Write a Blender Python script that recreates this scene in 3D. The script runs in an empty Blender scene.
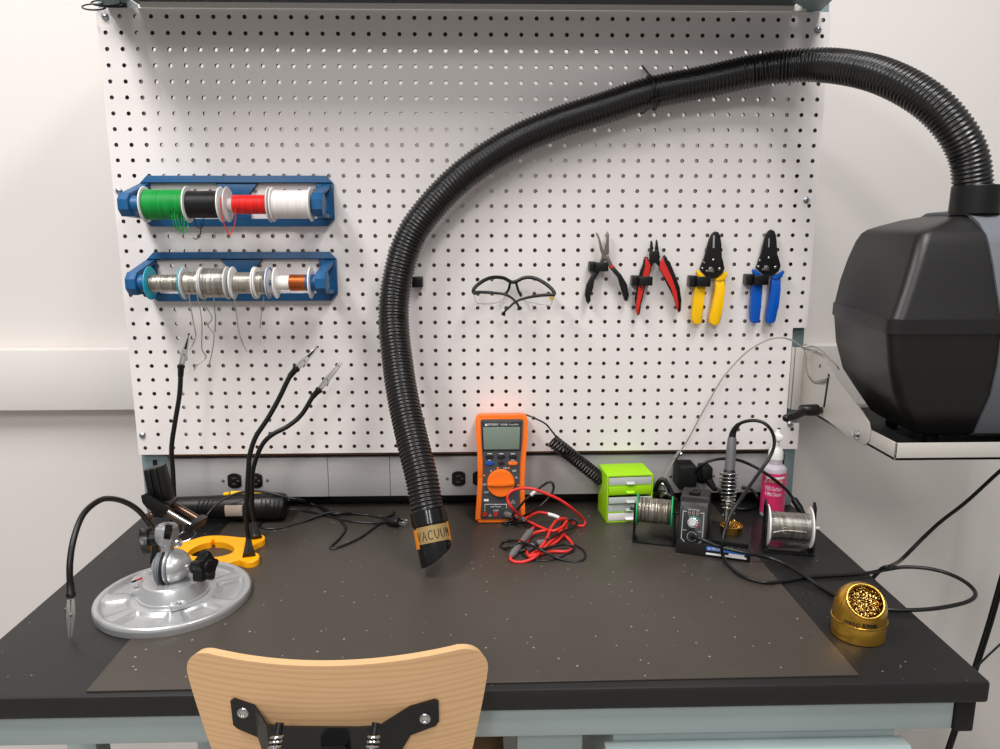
import bpy, bmesh, math, random
from mathutils import Vector, Matrix
random.seed(7)
SC = bpy.context.scene
COL = SC.collection
PI = math.pi
V = Vector

# ------------------------------------------------------------------ camera model (solved from the hole grid of the board)
CAM = V((0.01787, -1.34272, 1.28649)); F = 753.188
_a, _b, _c = 0.193724, 0.0257528, -0.00131144
FW = V((math.sin(_b)*math.cos(_a), math.cos(_b)*math.cos(_a), -math.sin(_a)))
_r = V((math.cos(_b), -math.sin(_b), 0)); _u = _r.cross(FW)
RT = _r*math.cos(_c) + _u*math.sin(_c); UP = _u*math.cos(_c) - _r*math.sin(_c)
def ray(x, y): return FW + RT*((x-500)/F) + UP*((374.5-y)/F)
def P(x, y, Y):                      # point of the vertical plane at depth Y
    d = ray(x, y); return CAM + d*((Y-CAM.y)/d.y)
def Q(x, y, Z=0.76):                 # point of the horizontal plane at height Z
    d = ray(x, y); return CAM + d*((Z-CAM.z)/d.z)
def PX(x, y, X):
    d = ray(x, y); return CAM + d*((X-CAM.x)/d.x)
DESK = 0.76

cam = bpy.data.cameras.new('camera'); cam.sensor_fit = 'HORIZONTAL'; cam.sensor_width = 36; cam.lens = F*36/1000
cam.clip_start = 0.02
co = bpy.data.objects.new('camera', cam); COL.objects.link(co)
co.matrix_world = Matrix(((RT.x, UP.x, -FW.x, CAM.x), (RT.y, UP.y, -FW.y, CAM.y), (RT.z, UP.z, -FW.z, CAM.z), (0, 0, 0, 1)))
SC.camera = co

# ------------------------------------------------------------------ materials
def lin(c):
    c = c/255.0
    return c/12.92 if c <= .04045 else ((c+.055)/1.055)**2.4
def rgb(r, g, b): return (lin(r), lin(g), lin(b), 1)
M = {}
def mat(name, col, rough=.5, metal=0., bump=0., bscale=200., var=0., vscale=8., spec=.5, alpha=1., trans=0., coat=0., emit=None, stretch=None, speck=None, ior=1.45):
    m = bpy.data.materials.new(name); m.use_nodes = True
    nt = m.node_tree; b = nt.nodes['Principled BSDF']
    b.inputs['Base Color'].default_value = rgb(*col)
    b.inputs['Roughness'].default_value = rough
    b.inputs['Metallic'].default_value = metal
    b.inputs['Specular IOR Level'].default_value = spec
    b.inputs['Alpha'].default_value = alpha
    b.inputs['Transmission Weight'].default_value = trans
    b.inputs['Coat Weight'].default_value = coat
    b.inputs['IOR'].default_value = ior
    if emit: b.inputs['Emission Color'].default_value = rgb(*emit[0]); b.inputs['Emission Strength'].default_value = emit[1]
    tc = nt.nodes.new('ShaderNodeTexCoord'); mp = nt.nodes.new('ShaderNodeMapping')
    nt.links.new(tc.outputs['Object'], mp.inputs['Vector'])
    if stretch: mp.inputs['Scale'].default_value = stretch
    last = None
    if var:
        n = nt.nodes.new('ShaderNodeTexNoise'); n.inputs['Scale'].default_value = vscale; n.inputs['Detail'].default_value = 5
        nt.links.new(mp.outputs[0], n.inputs['Vector'])
        r = nt.nodes.new('ShaderNodeMapRange'); r.inputs['From Min'].default_value = .3; r.inputs['From Max'].default_value = .7
        r.inputs['To Min'].default_value = 1-var; r.inputs['To Max'].default_value = 1+var*.6
        nt.links.new(n.outputs['Fac'], r.inputs['Value'])
        mx = nt.nodes.new('ShaderNodeVectorMath'); mx.operation = 'SCALE'
        mx.inputs[0].default_value = rgb(*col)[:3]
        nt.links.new(r.outputs[0], mx.inputs['Scale']); last = mx.outputs[0]
    if speck:                        # dust and crumbs: (density 0..1, scale, colour)
        v = nt.nodes.new('ShaderNodeTexVoronoi'); v.inputs['Scale'].default_value = speck[1]; v.voronoi_dimensions = '2D'
        nt.links.new(tc.outputs['Object'], v.inputs['Vector'])
        wn = nt.nodes.new('ShaderNodeTexWhiteNoise'); nt.links.new(v.outputs['Position'], wn.inputs['Vector'])
        lt = nt.nodes.new('ShaderNodeMath'); lt.operation = 'LESS_THAN'; lt.inputs[1].default_value = speck[0]
        nt.links.new(wn.outputs['Value'], lt.inputs[0])
        ld = nt.nodes.new('ShaderNodeMath'); ld.operation = 'LESS_THAN'
        rs = nt.nodes.new('ShaderNodeMapRange'); sp = nt.nodes.new('ShaderNodeSeparateColor'); nt.links.new(wn.outputs['Color'], sp.inputs[0]); nt.links.new(sp.outputs[1], rs.inputs['Value'])
        rs.inputs['To Min'].default_value = speck[3]*.4; rs.inputs['To Max'].default_value = speck[3]*1.7; nt.links.new(rs.outputs[0], ld.inputs[1])
        nt.links.new(v.outputs['Distance'], ld.inputs[0])
        mu = nt.nodes.new('ShaderNodeMath'); mu.operation = 'MULTIPLY'
        nt.links.new(lt.outputs[0], mu.inputs[0]); nt.links.new(ld.outputs[0], mu.inputs[1])
        ge = nt.nodes.new('ShaderNodeNewGeometry'); sx_ = nt.nodes.new('ShaderNodeSeparateXYZ'); nt.links.new(ge.outputs['True Normal'], sx_.inputs[0])
        gt = nt.nodes.new('ShaderNodeMath'); gt.operation = 'GREATER_THAN'; gt.inputs[1].default_value = .95; nt.links.new(sx_.outputs['Z'], gt.inputs[0])
        m2 = nt.nodes.new('ShaderNodeMath'); m2.operation = 'MULTIPLY'; nt.links.new(mu.outputs[0], m2.inputs[0]); nt.links.new(gt.outputs[0], m2.inputs[1]); mu = m2
        mi = nt.nodes.new('ShaderNodeMix'); mi.data_type = 'RGBA'
        if last: nt.links.new(last, mi.inputs['A'])
        else: mi.inputs['A'].default_value = rgb(*col)
        mi.inputs['B'].default_value = rgb(*speck[2])
        nt.links.new(mu.outputs[0], mi.inputs['Factor']); last = mi.outputs['Result']
    if last: nt.links.new(last, b.inputs['Base Color'])
    if bump:
        n = nt.nodes.new('ShaderNodeTexNoise'); n.inputs['Scale'].default_value = bscale; n.inputs['Detail'].default_value = 3
        nt.links.new(mp.outputs[0], n.inputs['Vector'])
        bp = nt.nodes.new('ShaderNodeBump'); bp.inputs['Strength'].default_value = bump; bp.inputs['Distance'].default_value = .002
        nt.links.new(n.outputs['Fac'], bp.inputs['Height']); nt.links.new(bp.outputs[0], b.inputs['Normal'])
    M[name] = m; return m

mat('wall', (221, 215, 211), .75, bump=.12, bscale=120)
mat('trim', (222, 217, 213), .45)
mat('floor', (150, 145, 138), .5, var=.1)
mat('board', (232, 226, 224), .42, bump=.05, bscale=90, var=.02, vscale=5)
mat('hardboard', (112, 72, 44), .8, var=.2, vscale=40)
mat('bench_black', (29, 28, 28), .42, bump=.08, bscale=300, var=.12, vscale=9, speck=(.12, 55, (112, 110, 105), .045))
mat('mat', (64, 58, 52), .42, bump=.06, bscale=400, var=.10, vscale=6, speck=(.13, 60, (150, 143, 134), .05))
mat('steel_blue', (160, 173, 173), .45, var=.05, vscale=6)
mat('post', (128, 146, 152), .4)
mat('shelf', (62, 70, 76), .5)
mat('raceway', (186, 184, 184), .4, metal=.25, var=.05, vscale=9, stretch=(1, 1, 12))
mat('rail_shaded', (52, 47, 44), .6)  # shade of the recess under the board is put into this rail colour
mat('lip', (222, 218, 214), .5)
mat('outlet', (14, 14, 14), .4)
mat('slot', (3, 3, 3), .6)
mat('contact', (84, 78, 72), .5)
mat('rack_blue', (16, 82, 130), .42)
mat('rod', (120, 138, 160), .35, metal=.4)
mat('white_plastic', (232, 230, 226), .35)
mat('clear_plastic', (226, 226, 224), .25, alpha=.72)
mat('green_wire', (10, 146, 60), .4, var=.3, vscale=420, stretch=(1, .03, .03))
mat('black_wire', (24, 24, 25), .35, var=.5, vscale=420, stretch=(1, .03, .03))
mat('red_wire', (222, 34, 30), .38, var=.3, vscale=420, stretch=(1, .03, .03))
mat('white_wire', (228, 222, 220), .3, var=.08, vscale=420, stretch=(1, .03, .03))
mat('solder', (186, 180, 170), .3, metal=.85, var=.4, vscale=300, stretch=(1, .06, .06))
mat('solder_dark', (172, 168, 162), .3, metal=.85, var=.45, vscale=300, stretch=(1, .06, .06))
mat('copper', (200, 112, 62), .28, metal=.9)
mat('teal', (20, 160, 184), .35)
mat('blue_edge', (70, 110, 180), .35)
mat('hose', (22, 21, 21), .27, spec=.8)
mat('black', (15, 15, 15), .36, spec=.45)
mat('black_gloss', (15, 15, 16), .16, spec=.6)
mat('black_matte', (13, 13, 13), .55, spec=.35, bump=.1, bscale=500)
mat('extractor', (27, 26, 26), .4, bump=.1, bscale=450)
mat('band_grey', (106, 109, 116), .42, bump=.08, bscale=400)
mat('beige', (192, 188, 181), .4, var=.03)
mat('mesh_mat', (20, 20, 20), .7, bump=.8, bscale=260)
mat('chrome', (205, 205, 205), .18, metal=1)
mat('steel', (176, 172, 166), .28, metal=1)
mat('steel_dark', (136, 126, 118), .35, metal=.7)
mat('zinc', (176, 184, 190), .3, metal=.9)
mat('cable_steel', (172, 166, 156), .35, metal=.6)
mat('red_grip', (206, 38, 30), .4)
mat('yellow_grip', (252, 196, 0), .4)
mat('blue_grip', (0, 84, 182), .38)
mat('tool_black', (30, 29, 29), .38, metal=.3)
mat('frame_black', (16, 16, 17), .3)
mat('lens', (255, 255, 255), .02, trans=1., ior=1.08, spec=.5, alpha=.35)
mat('lens_rim', (176, 174, 172), .2, alpha=.6)
mat('yellow_mark', (222, 180, 20), .4)
mat('orange', (242, 112, 18), .45, bump=.04, bscale=300)
mat('meter_grey', (62, 63, 66), .5)
mat('meter_bezel', (40, 41, 44), .3)
mat('lcd', (116, 130, 118), .12)
mat('dark_button', (30, 31, 34), .4)
mat('blue_button', (30, 74, 160), .4)
mat('orange_button', (240, 118, 40), .4)
mat('ink_white', (232, 232, 232), .5)
mat('ink_grey', (150, 152, 156), .5)
mat('ink_black', (14, 14, 14), .5)
mat('ink_red', (206, 24, 30), .45)
mat('ink_orange', (236, 120, 40), .45)
mat('ink_teal', (30, 150, 130), .45)
mat('ink_blue', (30, 104, 196), .45)
mat('jack_red', (176, 40, 36), .4)
mat('lead_red', (212, 46, 40), .35)
mat('lead_black', (20, 20, 20), .35)
mat('lead_grey', (104, 102, 102), .5)
mat('lime', (158, 216, 18), .42)
mat('drawer_clear', (206, 212, 208), .3, alpha=.75)
mat('drawer_white', (226, 222, 222), .4)
mat('green_flange', (20, 158, 90), .35)
mat('station', (18, 17, 17), .45, bump=.06, bscale=400)
mat('digit', (150, 136, 128), .4)
mat('brass', (216, 172, 82), .25, metal=1.)
mat('brass_wool', (216, 178, 100), .25, metal=1.)
mat('brass_dome', (216, 166, 66), .22, metal=.88, bump=.03, bscale=300, stretch=(1, 1, 12))
mat('bottle_clear', (216, 206, 216), .2, alpha=.8)
mat('bottle_pink', (226, 56, 116), .35)
mat('cap_white', (236, 234, 232), .35)
mat('silver_paint', (186, 187, 188), .3, metal=.6)
mat('clip_metal', (204, 202, 198), .3, metal=.75)
mat('yellow_base', (250, 170, 8), .4)
mat('rod_brown', (96, 74, 62), .28, metal=.7)
mat('label_grey', (178, 160, 146), .5)
mat('tape_orange', (226, 136, 22), .5)
mat('tape_tan', (146, 122, 76), .45)
mat('handle_grey', (92, 92, 94), .45)
mat('ply_edge', (206, 166, 120), .5, var=.2, vscale=30, stretch=(1, 120, 1))
# maple veneer: long wavy grain
m = mat('maple', (224, 180, 132), .42)
nt = m.node_tree; b = nt.nodes['Principled BSDF']
tc = nt.nodes.new('ShaderNodeTexCoord'); mp = nt.nodes.new('ShaderNodeMapping'); mp.inputs['Scale'].default_value = (1.2, 1, 10)
nz = nt.nodes.new('ShaderNodeTexNoise'); nz.inputs['Scale'].default_value = 5; nz.inputs['Detail'].default_value = 2
wv = nt.nodes.new('ShaderNodeTexWave'); wv.bands_direction = 'Z'; wv.inputs['Scale'].default_value = 4.2; wv.inputs['Distortion'].default_value = 9; wv.inputs['Detail'].default_value = 2; wv.inputs['Detail Scale'].default_value = .8
cr = nt.nodes.new('ShaderNodeValToRGB')
cr.color_ramp.elements[0].position = .0; cr.color_ramp.elements[0].color = rgb(212, 168, 122)
cr.color_ramp.elements[1].position = .18; cr.color_ramp.elements[1].color = rgb(222, 179, 133)
e = cr.color_ramp.elements.new(1.); e.color = rgb(225, 183, 138)
nt.links.new(tc.outputs['Object'], mp.inputs[0]); nt.links.new(mp.outputs[0], wv.inputs['Vector'])
nt.links.new(wv.outputs['Fac'], cr.inputs[0]); nt.links.new(cr.outputs[0], b.inputs['Base Color'])

# ------------------------------------------------------------------ mesh helpers (everything is built in world coordinates)
def frame(d):
    d = V(d).normalized(); h = V((0, 0, 1)) if abs(d.z) < .9 else V((1, 0, 0))
    x = h.cross(d).normalized(); return x, d.cross(x).normalized(), d
def smooth_path(pts, n=8, closed=False):
    pts = [V(p) for p in pts]; out = []; k = len(pts)
    for i in range(k if closed else k-1):
        if closed: p0, p1, p2, p3 = pts[i-1], pts[i], pts[(i+1) % k], pts[(i+2) % k]
        else:
            p1, p2 = pts[i], pts[i+1]
            p0 = pts[i-1] if i else p1*2-p2
            p3 = pts[i+2] if i+2 < k else p2*2-p1
        for j in range(n):
            t = j/n
            out.append(.5*((2*p1)+(p2-p0)*t+(2*p0-5*p1+4*p2-p3)*t*t+(3*p1-p0-3*p2+p3)*t**3))
    if not closed: out.append(pts[-1])
    return out
def resample(pts, step):
    L = [0]
    for a, b_ in zip(pts, pts[1:]): L.append(L[-1]+(b_-a).length)
    n = max(2, int(L[-1]/step)); out = []; j = 0
    for i in range(n+1):
        s = L[-1]*i/n
        while j < len(L)-2 and L[j+1] < s: j += 1
        t = (s-L[j])/max(1e-9, L[j+1]-L[j]); out.append(pts[j].lerp(pts[j+1], min(1, t)))
    return out, L[-1]

class B:
    def __init__(s): s.bm = bmesh.new(); s.mi = 0
    def f(s, vs):
        try: fc = s.bm.faces.new(vs); fc.material_index = s.mi; return fc
        except ValueError: return None
    def v(s, p): return s.bm.verts.new(p)
    def box(s, lo, hi, mx=None, bev=0.):
        x0, y0, z0 = lo; x1, y1, z1 = hi
        c = [V(p) for p in ((x0, y0, z0), (x1, y0, z0), (x1, y1, z0), (x0, y1, z0), (x0, y0, z1), (x1, y0, z1), (x1, y1, z1), (x0, y1, z1))]
        if mx: c = [mx @ p for p in c]
        vs = [s.v(p) for p in c]; fs = []
        for q in ((0, 3, 2, 1), (4, 5, 6, 7), (0, 1, 5, 4), (1, 2, 6, 5), (2, 3, 7, 6), (3, 0, 4, 7)): fs.append(s.f([vs[i] for i in q]))
        if bev:
            es = list({e_ for f_ in fs for e_ in f_.edges})
            bmesh.ops.bevel(s.bm, geom=es, offset=bev, segments=2, affect='EDGES', profile=.5)
        return s
    def loft(s, rings, cap0=True, cap1=True, closed=True):
        R = [[s.v(p) for p in r] for r in rings]; n = len(R[0])
        for a, b_ in zip(R, R[1:]):
            for i in range(n if closed else n-1):
                j = (i+1) % n; s.f([a[i], a[j], b_[j], b_[i]])
        if cap0: s.f(list(reversed(R[0])))
        if cap1: s.f(R[-1])
        return R
    def lathe(s, prof, o, ax, seg=24, cap=True):          # prof: (along, radius)
        x, y, d = frame(ax); o = V(o); rings = []
        for a, r in prof:
            rings.append([o+d*a+x*(r*math.cos(2*PI*i/seg))+y*(r*math.sin(2*PI*i/seg)) for i in range(seg)])
        s.loft(rings, cap, cap); return s
    def cyl(s, a, b_, r, r2=None, seg=20, bev=0.):
        a, b_ = V(a), V(b_); L = (b_-a).length; r2 = r if r2 is None else r2
        pr = [(0, r), (L, r2)] if not bev else [(0, r-bev), (bev, r), (L-bev, r2), (L, r2-bev)]
        return s.lathe(pr, a, b_-a, seg)
    def tube(s, pts, r, seg=10, closed=False):
        pts = [V(p) for p in pts]; n = len(pts); rings = []
        rr = r if callable(r) else (lambda i: r)
        t0 = (pts[1]-pts[0]).normalized(); x, y, _ = frame(t0)
        for i in range(n):
            t = (pts[(i+1) % n]-pts[i-1]) if closed else (pts[min(i+1, n-1)]-pts[max(i-1, 0)])
            t = t.normalized() if t.length > 1e-9 else t0
            x = (x-t*x.dot(t)); x = x.normalized() if x.length > 1e-6 else frame(t)[0]
            y = t.cross(x)
            q = rr(i)
            rings.append([pts[i]+x*(q*math.cos(2*PI*k/seg))+y*(q*math.sin(2*PI*k/seg)) for k in range(seg)])
        if closed: rings.append(rings[0]); s.loft(rings, False, False); bmesh.ops.remove_doubles(s.bm, verts=s.bm.verts, dist=1e-6)
        else: s.loft(rings)
        return s
    def sphere(s, c, r, sx=1, sy=1, sz=1, u=20, v=12):
        mx = Matrix.Translation(V(c)) @ Matrix.Diagonal((sx, sy, sz, 1))
        g = bmesh.ops.create_uvsphere(s.bm, u_segments=u, v_segments=v, radius=r, matrix=mx)
        for v_ in g['verts']:
            for f_ in v_.link_faces: f_.material_index = s.mi
        return s
    def prism(s, pts, vec, bev=0., seg=2):                # closed outline swept along vec, edges of both caps rounded
        pts = [V(p) for p in pts]; vec = V(vec)
        a = [s.v(p) for p in pts]; c = [s.v(p+vec) for p in pts]; n = len(pts)
        f0 = s.f(list(reversed(a))); f1 = s.f(c)
        for i in range(n): s.f([a[i], a[(i+1) % n], c[(i+1) % n], c[i]])
        if bev:
            bmesh.ops.bevel(s.bm, geom=list(set(f0.edges) | set(f1.edges)), offset=bev, segments=seg, affect='EDGES', profile=.5)
        return s
    def make(s, name, mats, parent=None, ang=38, flat=False):
        me = bpy.data.meshes.new(name)
        bmesh.ops.recalc_face_normals(s.bm, faces=s.bm.faces)
        s.bm.to_mesh(me); s.bm.free()
        for m_ in (mats if isinstance(mats, (list, tuple)) else [mats]): me.materials.append(M[m_])
        if not flat:
            me.shade_smooth()
            me.set_sharp_from_angle(angle=math.radians(ang))
        o = bpy.data.objects.new(name, me); COL.objects.link(o)
        if parent: o.parent = parent
        return o
def thing(name, label, cat, group=None):
    o = bpy.data.objects.new(name, None); COL.objects.link(o); o.empty_display_size = .02
    o['label'] = label; o['category'] = cat
    if group: o['group'] = group
    return o
def tag(o, label, cat, group=None):
    o['label'] = label; o['category'] = cat
    if group: o['group'] = group
    return o
def struct(o): o['kind'] = 'structure'; return o
def lab(o, t): o['label'] = t; return o

def text2d(txt, bold=0.):
    c = bpy.data.curves.new('t', 'FONT'); c.body = txt; c.align_x = 'CENTER'; c.align_y = 'CENTER'; c.offset = bold; c.resolution_u = 3
    o = bpy.data.objects.new('t', c); COL.objects.link(o)
    dg = bpy.context.evaluated_depsgraph_get(); dg.update()
    me = bpy.data.meshes.new_from_object(o.evaluated_get(dg))
    vs = [v_.co.copy() for v_ in me.vertices]; fs = [list(p.vertices) for p in me.polygons]
    bpy.data.objects.remove(o); bpy.data.curves.remove(c); bpy.data.meshes.remove(me)
    return vs, fs
def put_text(bb, txt, w, h, fn, bold=0.):                 # lettering fitted in w x h, fn maps (x, y) to the surface
    vs, fs = text2d(txt, bold)
    x0 = min(v_.x for v_ in vs); x1 = max(v_.x for v_ in vs); y0 = min(v_.y for v_ in vs); y1 = max(v_.y for v_ in vs)
    sx = w/(x1-x0); sy = h/(y1-y0)
    nv = [bb.v(fn((v_.x-(x0+x1)/2)*sx, (v_.y-(y0+y1)/2)*sy)) for v_ in vs]
    for f_ in fs: bb.f([nv[i] for i in f_])

def rrect(w, h, r, n=4):                                  # rounded rectangle outline, centred
    out = []
    for cx, cy, a0 in ((w/2-r, h/2-r, 0), (-w/2+r, h/2-r, PI/2), (-w/2+r, -h/2+r, PI), (w/2-r, -h/2+r, 1.5*PI)):
        for i in range(n+1):
            a = a0+PI/2*i/n; out.append((cx+r*math.cos(a), cy+r*math.sin(a)))
    return out
def round_poly(pts, r, n=5):
    out = []; k = len(pts); pts = [V((p[0], p[1], 0)) for p in pts]
    for i in range(k):
        p = pts[i]; a = (pts[i-1]-p); b_ = (pts[(i+1) % k]-p); q = min(r, a.length*.48, b_.length*.48)
        A_ = p+a.normalized()*q; B_ = p+b_.normalized()*q
        for j in range(n+1):
            t = j/n; out.append(A_*(1-t)**2+p*2*t*(1-t)+B_*t*t)
    return out
# ================================================================== the room
bb = B(); bb.box((-2.6, .21, 0), (2.6, .33, 2.8)); struct(bb.make('wall_back', 'wall', flat=True))
bb = B(); bb.box((-2.6, -3.2, -.1), (2.6, .21, 0)); struct(bb.make('floor', 'floor', flat=True))
# wall mounted trunking running behind the bench
bb = B(); bb.box((-2.6, .166, .922), (2.6, .2095, 1.046), bev=.0015)
struct(bb.make('trim_1', 'trim'))

# ================================================================== workbench
wb = thing('workbench', 'workbench with a black top and blue grey steel apron under all the tools', 'workbench')
bb = B(); bb.box((-.613, -.558, .732), (.6165, .200, .76), bev=.004); bb.make('benchtop', 'bench_black', wb)
bb = B(); bb.box((-.60, -.546, .690), (.584, -.522, .7315), bev=.002); bb.make('apron', 'steel_blue', wb)
bb = B(); bb.box((.5845, -.550, .688), (.6085, -.50, .7315), bev=.003); bb.make('corner_bracket', 'black', wb)
bb = B(); bb.box((-.60, .045, .7595), (.60, .062, .792), bev=.002); bb.make('back_strip', 'black', wb)  # plain black strip along the rear of the top
for sx in (-1, 1):
    bb = B(); x = sx*.588
    bb.box((x-.0245, .0145, .76), (x+.0245, .058, 1.66), bev=.002)
    bb.mi = 1
    for k in range(17): bb.box((x-.004, .0135, .79+k*.0508), (x+.004, .016, .812+k*.0508))
    bb.make('upright_post', ['post', 'slot'], wb)
    for y in (-.30, .16):
        bb = B(); bb.box((x-.022, y-.02, 0), (x+.022, y+.02, .7315), bev=.002); bb.make('leg', 'steel_blue', wb)
bb = B(); bb.box((-.565, -.31, .64), (.565, -.29, .69), bev=.002); bb.box((.06, -.52, .3), (.14, -.49, .689)); bb.make('rail', 'steel_blue', wb)
# drawer pedestal hung under the top
dp = thing('drawer_pedestal', 'blue grey drawer cabinet hung under the right side of the bench', 'drawer cabinet')
bb = B(); bb.box((.175, -.535, .18), (.522, .10, .6895), bev=.002); bb.make('carcass', 'steel_blue', dp)
for k in range(3):
    zt = .6765-k*.155
    bb = B()
    pr = [(-.536, zt-.14), (-.556, zt-.14), (-.560, zt-.03), (-.566, zt-.012), (-.556, zt), (-.536, zt-.002)]
    bb.prism([(.164, y, z) for y, z in pr], (.366, 0, 0), bev=.0015)
    bb.make('drawer_front', 'steel_blue', dp)

# mat
bb = B()
a_, b_, c_, d_ = Q(86, 692.8), Q(859, 676.3), V((.462, .042, .76)), V((-.44, .042, .76))
bb.prism([V((p.x, p.y, .7601)) for p in (a_, b_, c_, d_)], (0, 0, .0022), bev=.0006)
tag(bb.make('bench_mat', 'mat'), 'large brownish grey work mat lying flat on the black bench top', 'mat')

# ================================================================== overhead shelf
sh = thing('overhead_shelf', 'dark steel shelf across the top edge of the pegboard', 'shelf')
bb = B(); bb.box((-.545, -.21, 1.6475), (.545, .012, 1.675), bev=.002); bb.make('shelf_board', 'shelf', sh)
bb = B(); bb.box((-.535, -.006, 1.6395), (.566, .0, 1.6474)); lab(bb.make('shelf_lip', 'lip', sh), 'pale back lip of the shelf')
for sx, n in ((-1, 'left'), (1, 'right')):
    bb = B(); x = sx*.572
    bb.box((x-.016, -.20, 1.653), (x+.016, .012, 1.672), bev=.002)
    bb.prism([(sx*.590, -.002, 1.640), (sx*.590, -.06, 1.6476), (sx*.548, -.06, 1.6476), (sx*.530, -.030, 1.6476), (sx*.572, -.002, 1.640)], (0, 0, .0055))
    bb.make('shelf_bracket', 'post', sh)
bb = B()
for k, (q, w_) in enumerate((((94, 7), (12, 3)), ((106, 3), (15, 3)), ((112, 5), (14, 2)))):
    pts = []
    for i in range(18):
        a = 2*PI*i/18; p = P(q[0]+w_[0]*math.cos(a), q[1]+w_[1]*math.sin(a), -.02-.012*math.sin(a)); pts.append(p)
    bb.tube(pts, .0013, 6, closed=True)
tag(bb.make('wire_tie', 'black'), 'loose black tie looped at the top left corner of the board', 'cable tie')

# ================================================================== pegboard with real holes
I = .0254; Z0 = .89
pb = thing('pegboard', 'large white perforated pegboard mounted behind the bench', 'pegboard')
def present(i, j): return 0 <= i < 48 and 0 <= j < 30 and not (i == 47 and 2 <= j <= 8)   # j counts up from the bottom row
bb = B(); bm = bb.bm; NH = 16; T = .006; hr = .0035
def cell(i, j):
    cx = (i-23.5)*I; cz = Z0+j*I; h = I/2
    ring = []
    for k in range(NH):
        a = 2*PI*k/NH+PI/4; c, s_ = math.cos(a), math.sin(a); q = max(abs(c), abs(s_)); ring.append((c/q*h, s_/q*h, c*hr, s_*hr))
    fo = [bm.verts.new((cx+x, 0, cz+z)) for x, z, _, _ in ring]; fi = [bm.verts.new((cx+x, 0, cz+z)) for _, _, x, z in ring]
    bi = [bm.verts.new((cx+x, T, cz+z)) for _, _, x, z in ring]; bo = [bm.verts.new((cx+x, T, cz+z)) for x, z, _, _ in ring]
    for k in range(NH):
        l = (k+1) % NH
        bm.faces.new((fo[k], fi[k], fi[l], fo[l])).material_index = 0
        bm.faces.new((fi[k], bi[k], bi[l], fi[l])).material_index = 1
        bm.faces.new((bi[k], bo[k], bo[l], bi[l])).material_index = 1
    for (di, dj, x0, z0, x1, z1) in ((-1, 0, -h, -h, -h, h), (1, 0, h, h, h, -h), (0, -1, h, -h, -h, -h), (0, 1, -h, h, h, h)):
        if not present(i+di, j+dj):
            q = [bm.verts.new(p) for p in ((cx+x0, 0, cz+z0), (cx+x1, 0, cz+z1), (cx+x1, T, cz+z1), (cx+x0, T, cz+z0))]
            bm.faces.new(q).material_index = 1 if (di == 1 and i == 46) or (dj and i == 47) or dj == -1 else 0
for j in range(30):
    for i in range(48):
        if present(i, j): cell(i, j)
me = bpy.data.meshes.new('panel'); bm.to_mesh(me); bm.free()
me.materials.append(M['board']); me.materials.append(M['hardboard'])
po = bpy.data.objects.new('panel', me); COL.objects.link(po); po.parent = pb
for q0, q1 in (((-.566, .0062, .872), (.564, .0125, .899)), ((-.545, .0062, 1.592), (.564, .0125, 1.637))):
    bb = B(); bb.box(q0, q1); lab(bb.make('backing_strip', 'hardboard', pb, flat=True), 'brown wooden strip behind the edge holes')
for (x, y) in ((105.5, 17), (119, 191), (142.5, 435.5), (818, 30), (806, 200), (790, 424)):
    p = P(x, y, 0); bb = B()
    bb.lathe([(0, .0055), (.002, .0055), (.0035, .0042), (.0042, .002)], p, (0, -1, 0), 16)
    bb.mi = 1; bb.box((p.x-.003, -.0046, p.z-.0005), (p.x+.003, -.0041, p.z+.0005))
    bb.make('screw', ['zinc', 'slot'], pb)

# ================================================================== power raceway
rw = thing('power_raceway', 'grey metal power raceway with outlets below the pegboard', 'power strip')
bb = B()
xs_ = [-.563, P(328, 475, .0145).x, P(390, 475, .0145).x, .563]
for x0, x1 in zip(xs_, xs_[1:]): bb.box((x0+.0004, .0145, .7875), (x1-.0004, .04, .8635), bev=.001)
bb.make('channel', 'raceway', rw)
bb = B(); bb.box((-.563, .022, .864), (.563, .04, .884)); lab(bb.make('top_rail', 'rail_shaded', rw, flat=True), 'steel rail above the channel, coloured dark for the shaded recess')
for xc in (245, 469, 692):
    for s_ in (-1, 1):
        c = P(xc, 477, .0145)
        cx = c.x+s_*.0195; cz = P(500, 478, .0145).z
        bb = B()
        pts = []
        for k in range(32):
            a = 2*PI*k/32; pts.append((cx+max(-.0125, min(.0125, .0172*math.cos(a))), .0146, cz+.0145*math.sin(a)))
        bb.prism(pts, (0, -.0022, 0), bev=.0006)
        bb.mi = 1
        for dz in (-.006, .0055): bb.box((cx-.005, .0121, cz+dz-.0009), (cx+.003+.001*(dz > 0), .0125, cz+dz+.0009))
        bb.lathe([(0, .0022), (.0003, .0022)], (cx+.0065, .0124, cz), (0, -1, 0), 12)
        bb.make('outlet', ['outlet', 'contact'], rw)
    for q in (-.041, .041):
        bb = B(); c = P(xc, 477, .0145); bb.lathe([(0, .003), (.001, .0028), (.0016, .0012)], (c.x+q, .0146, P(500, 478, .0145).z), (0, -1, 0), 12); bb.make('screw', 'steel_dark', rw)

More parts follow.
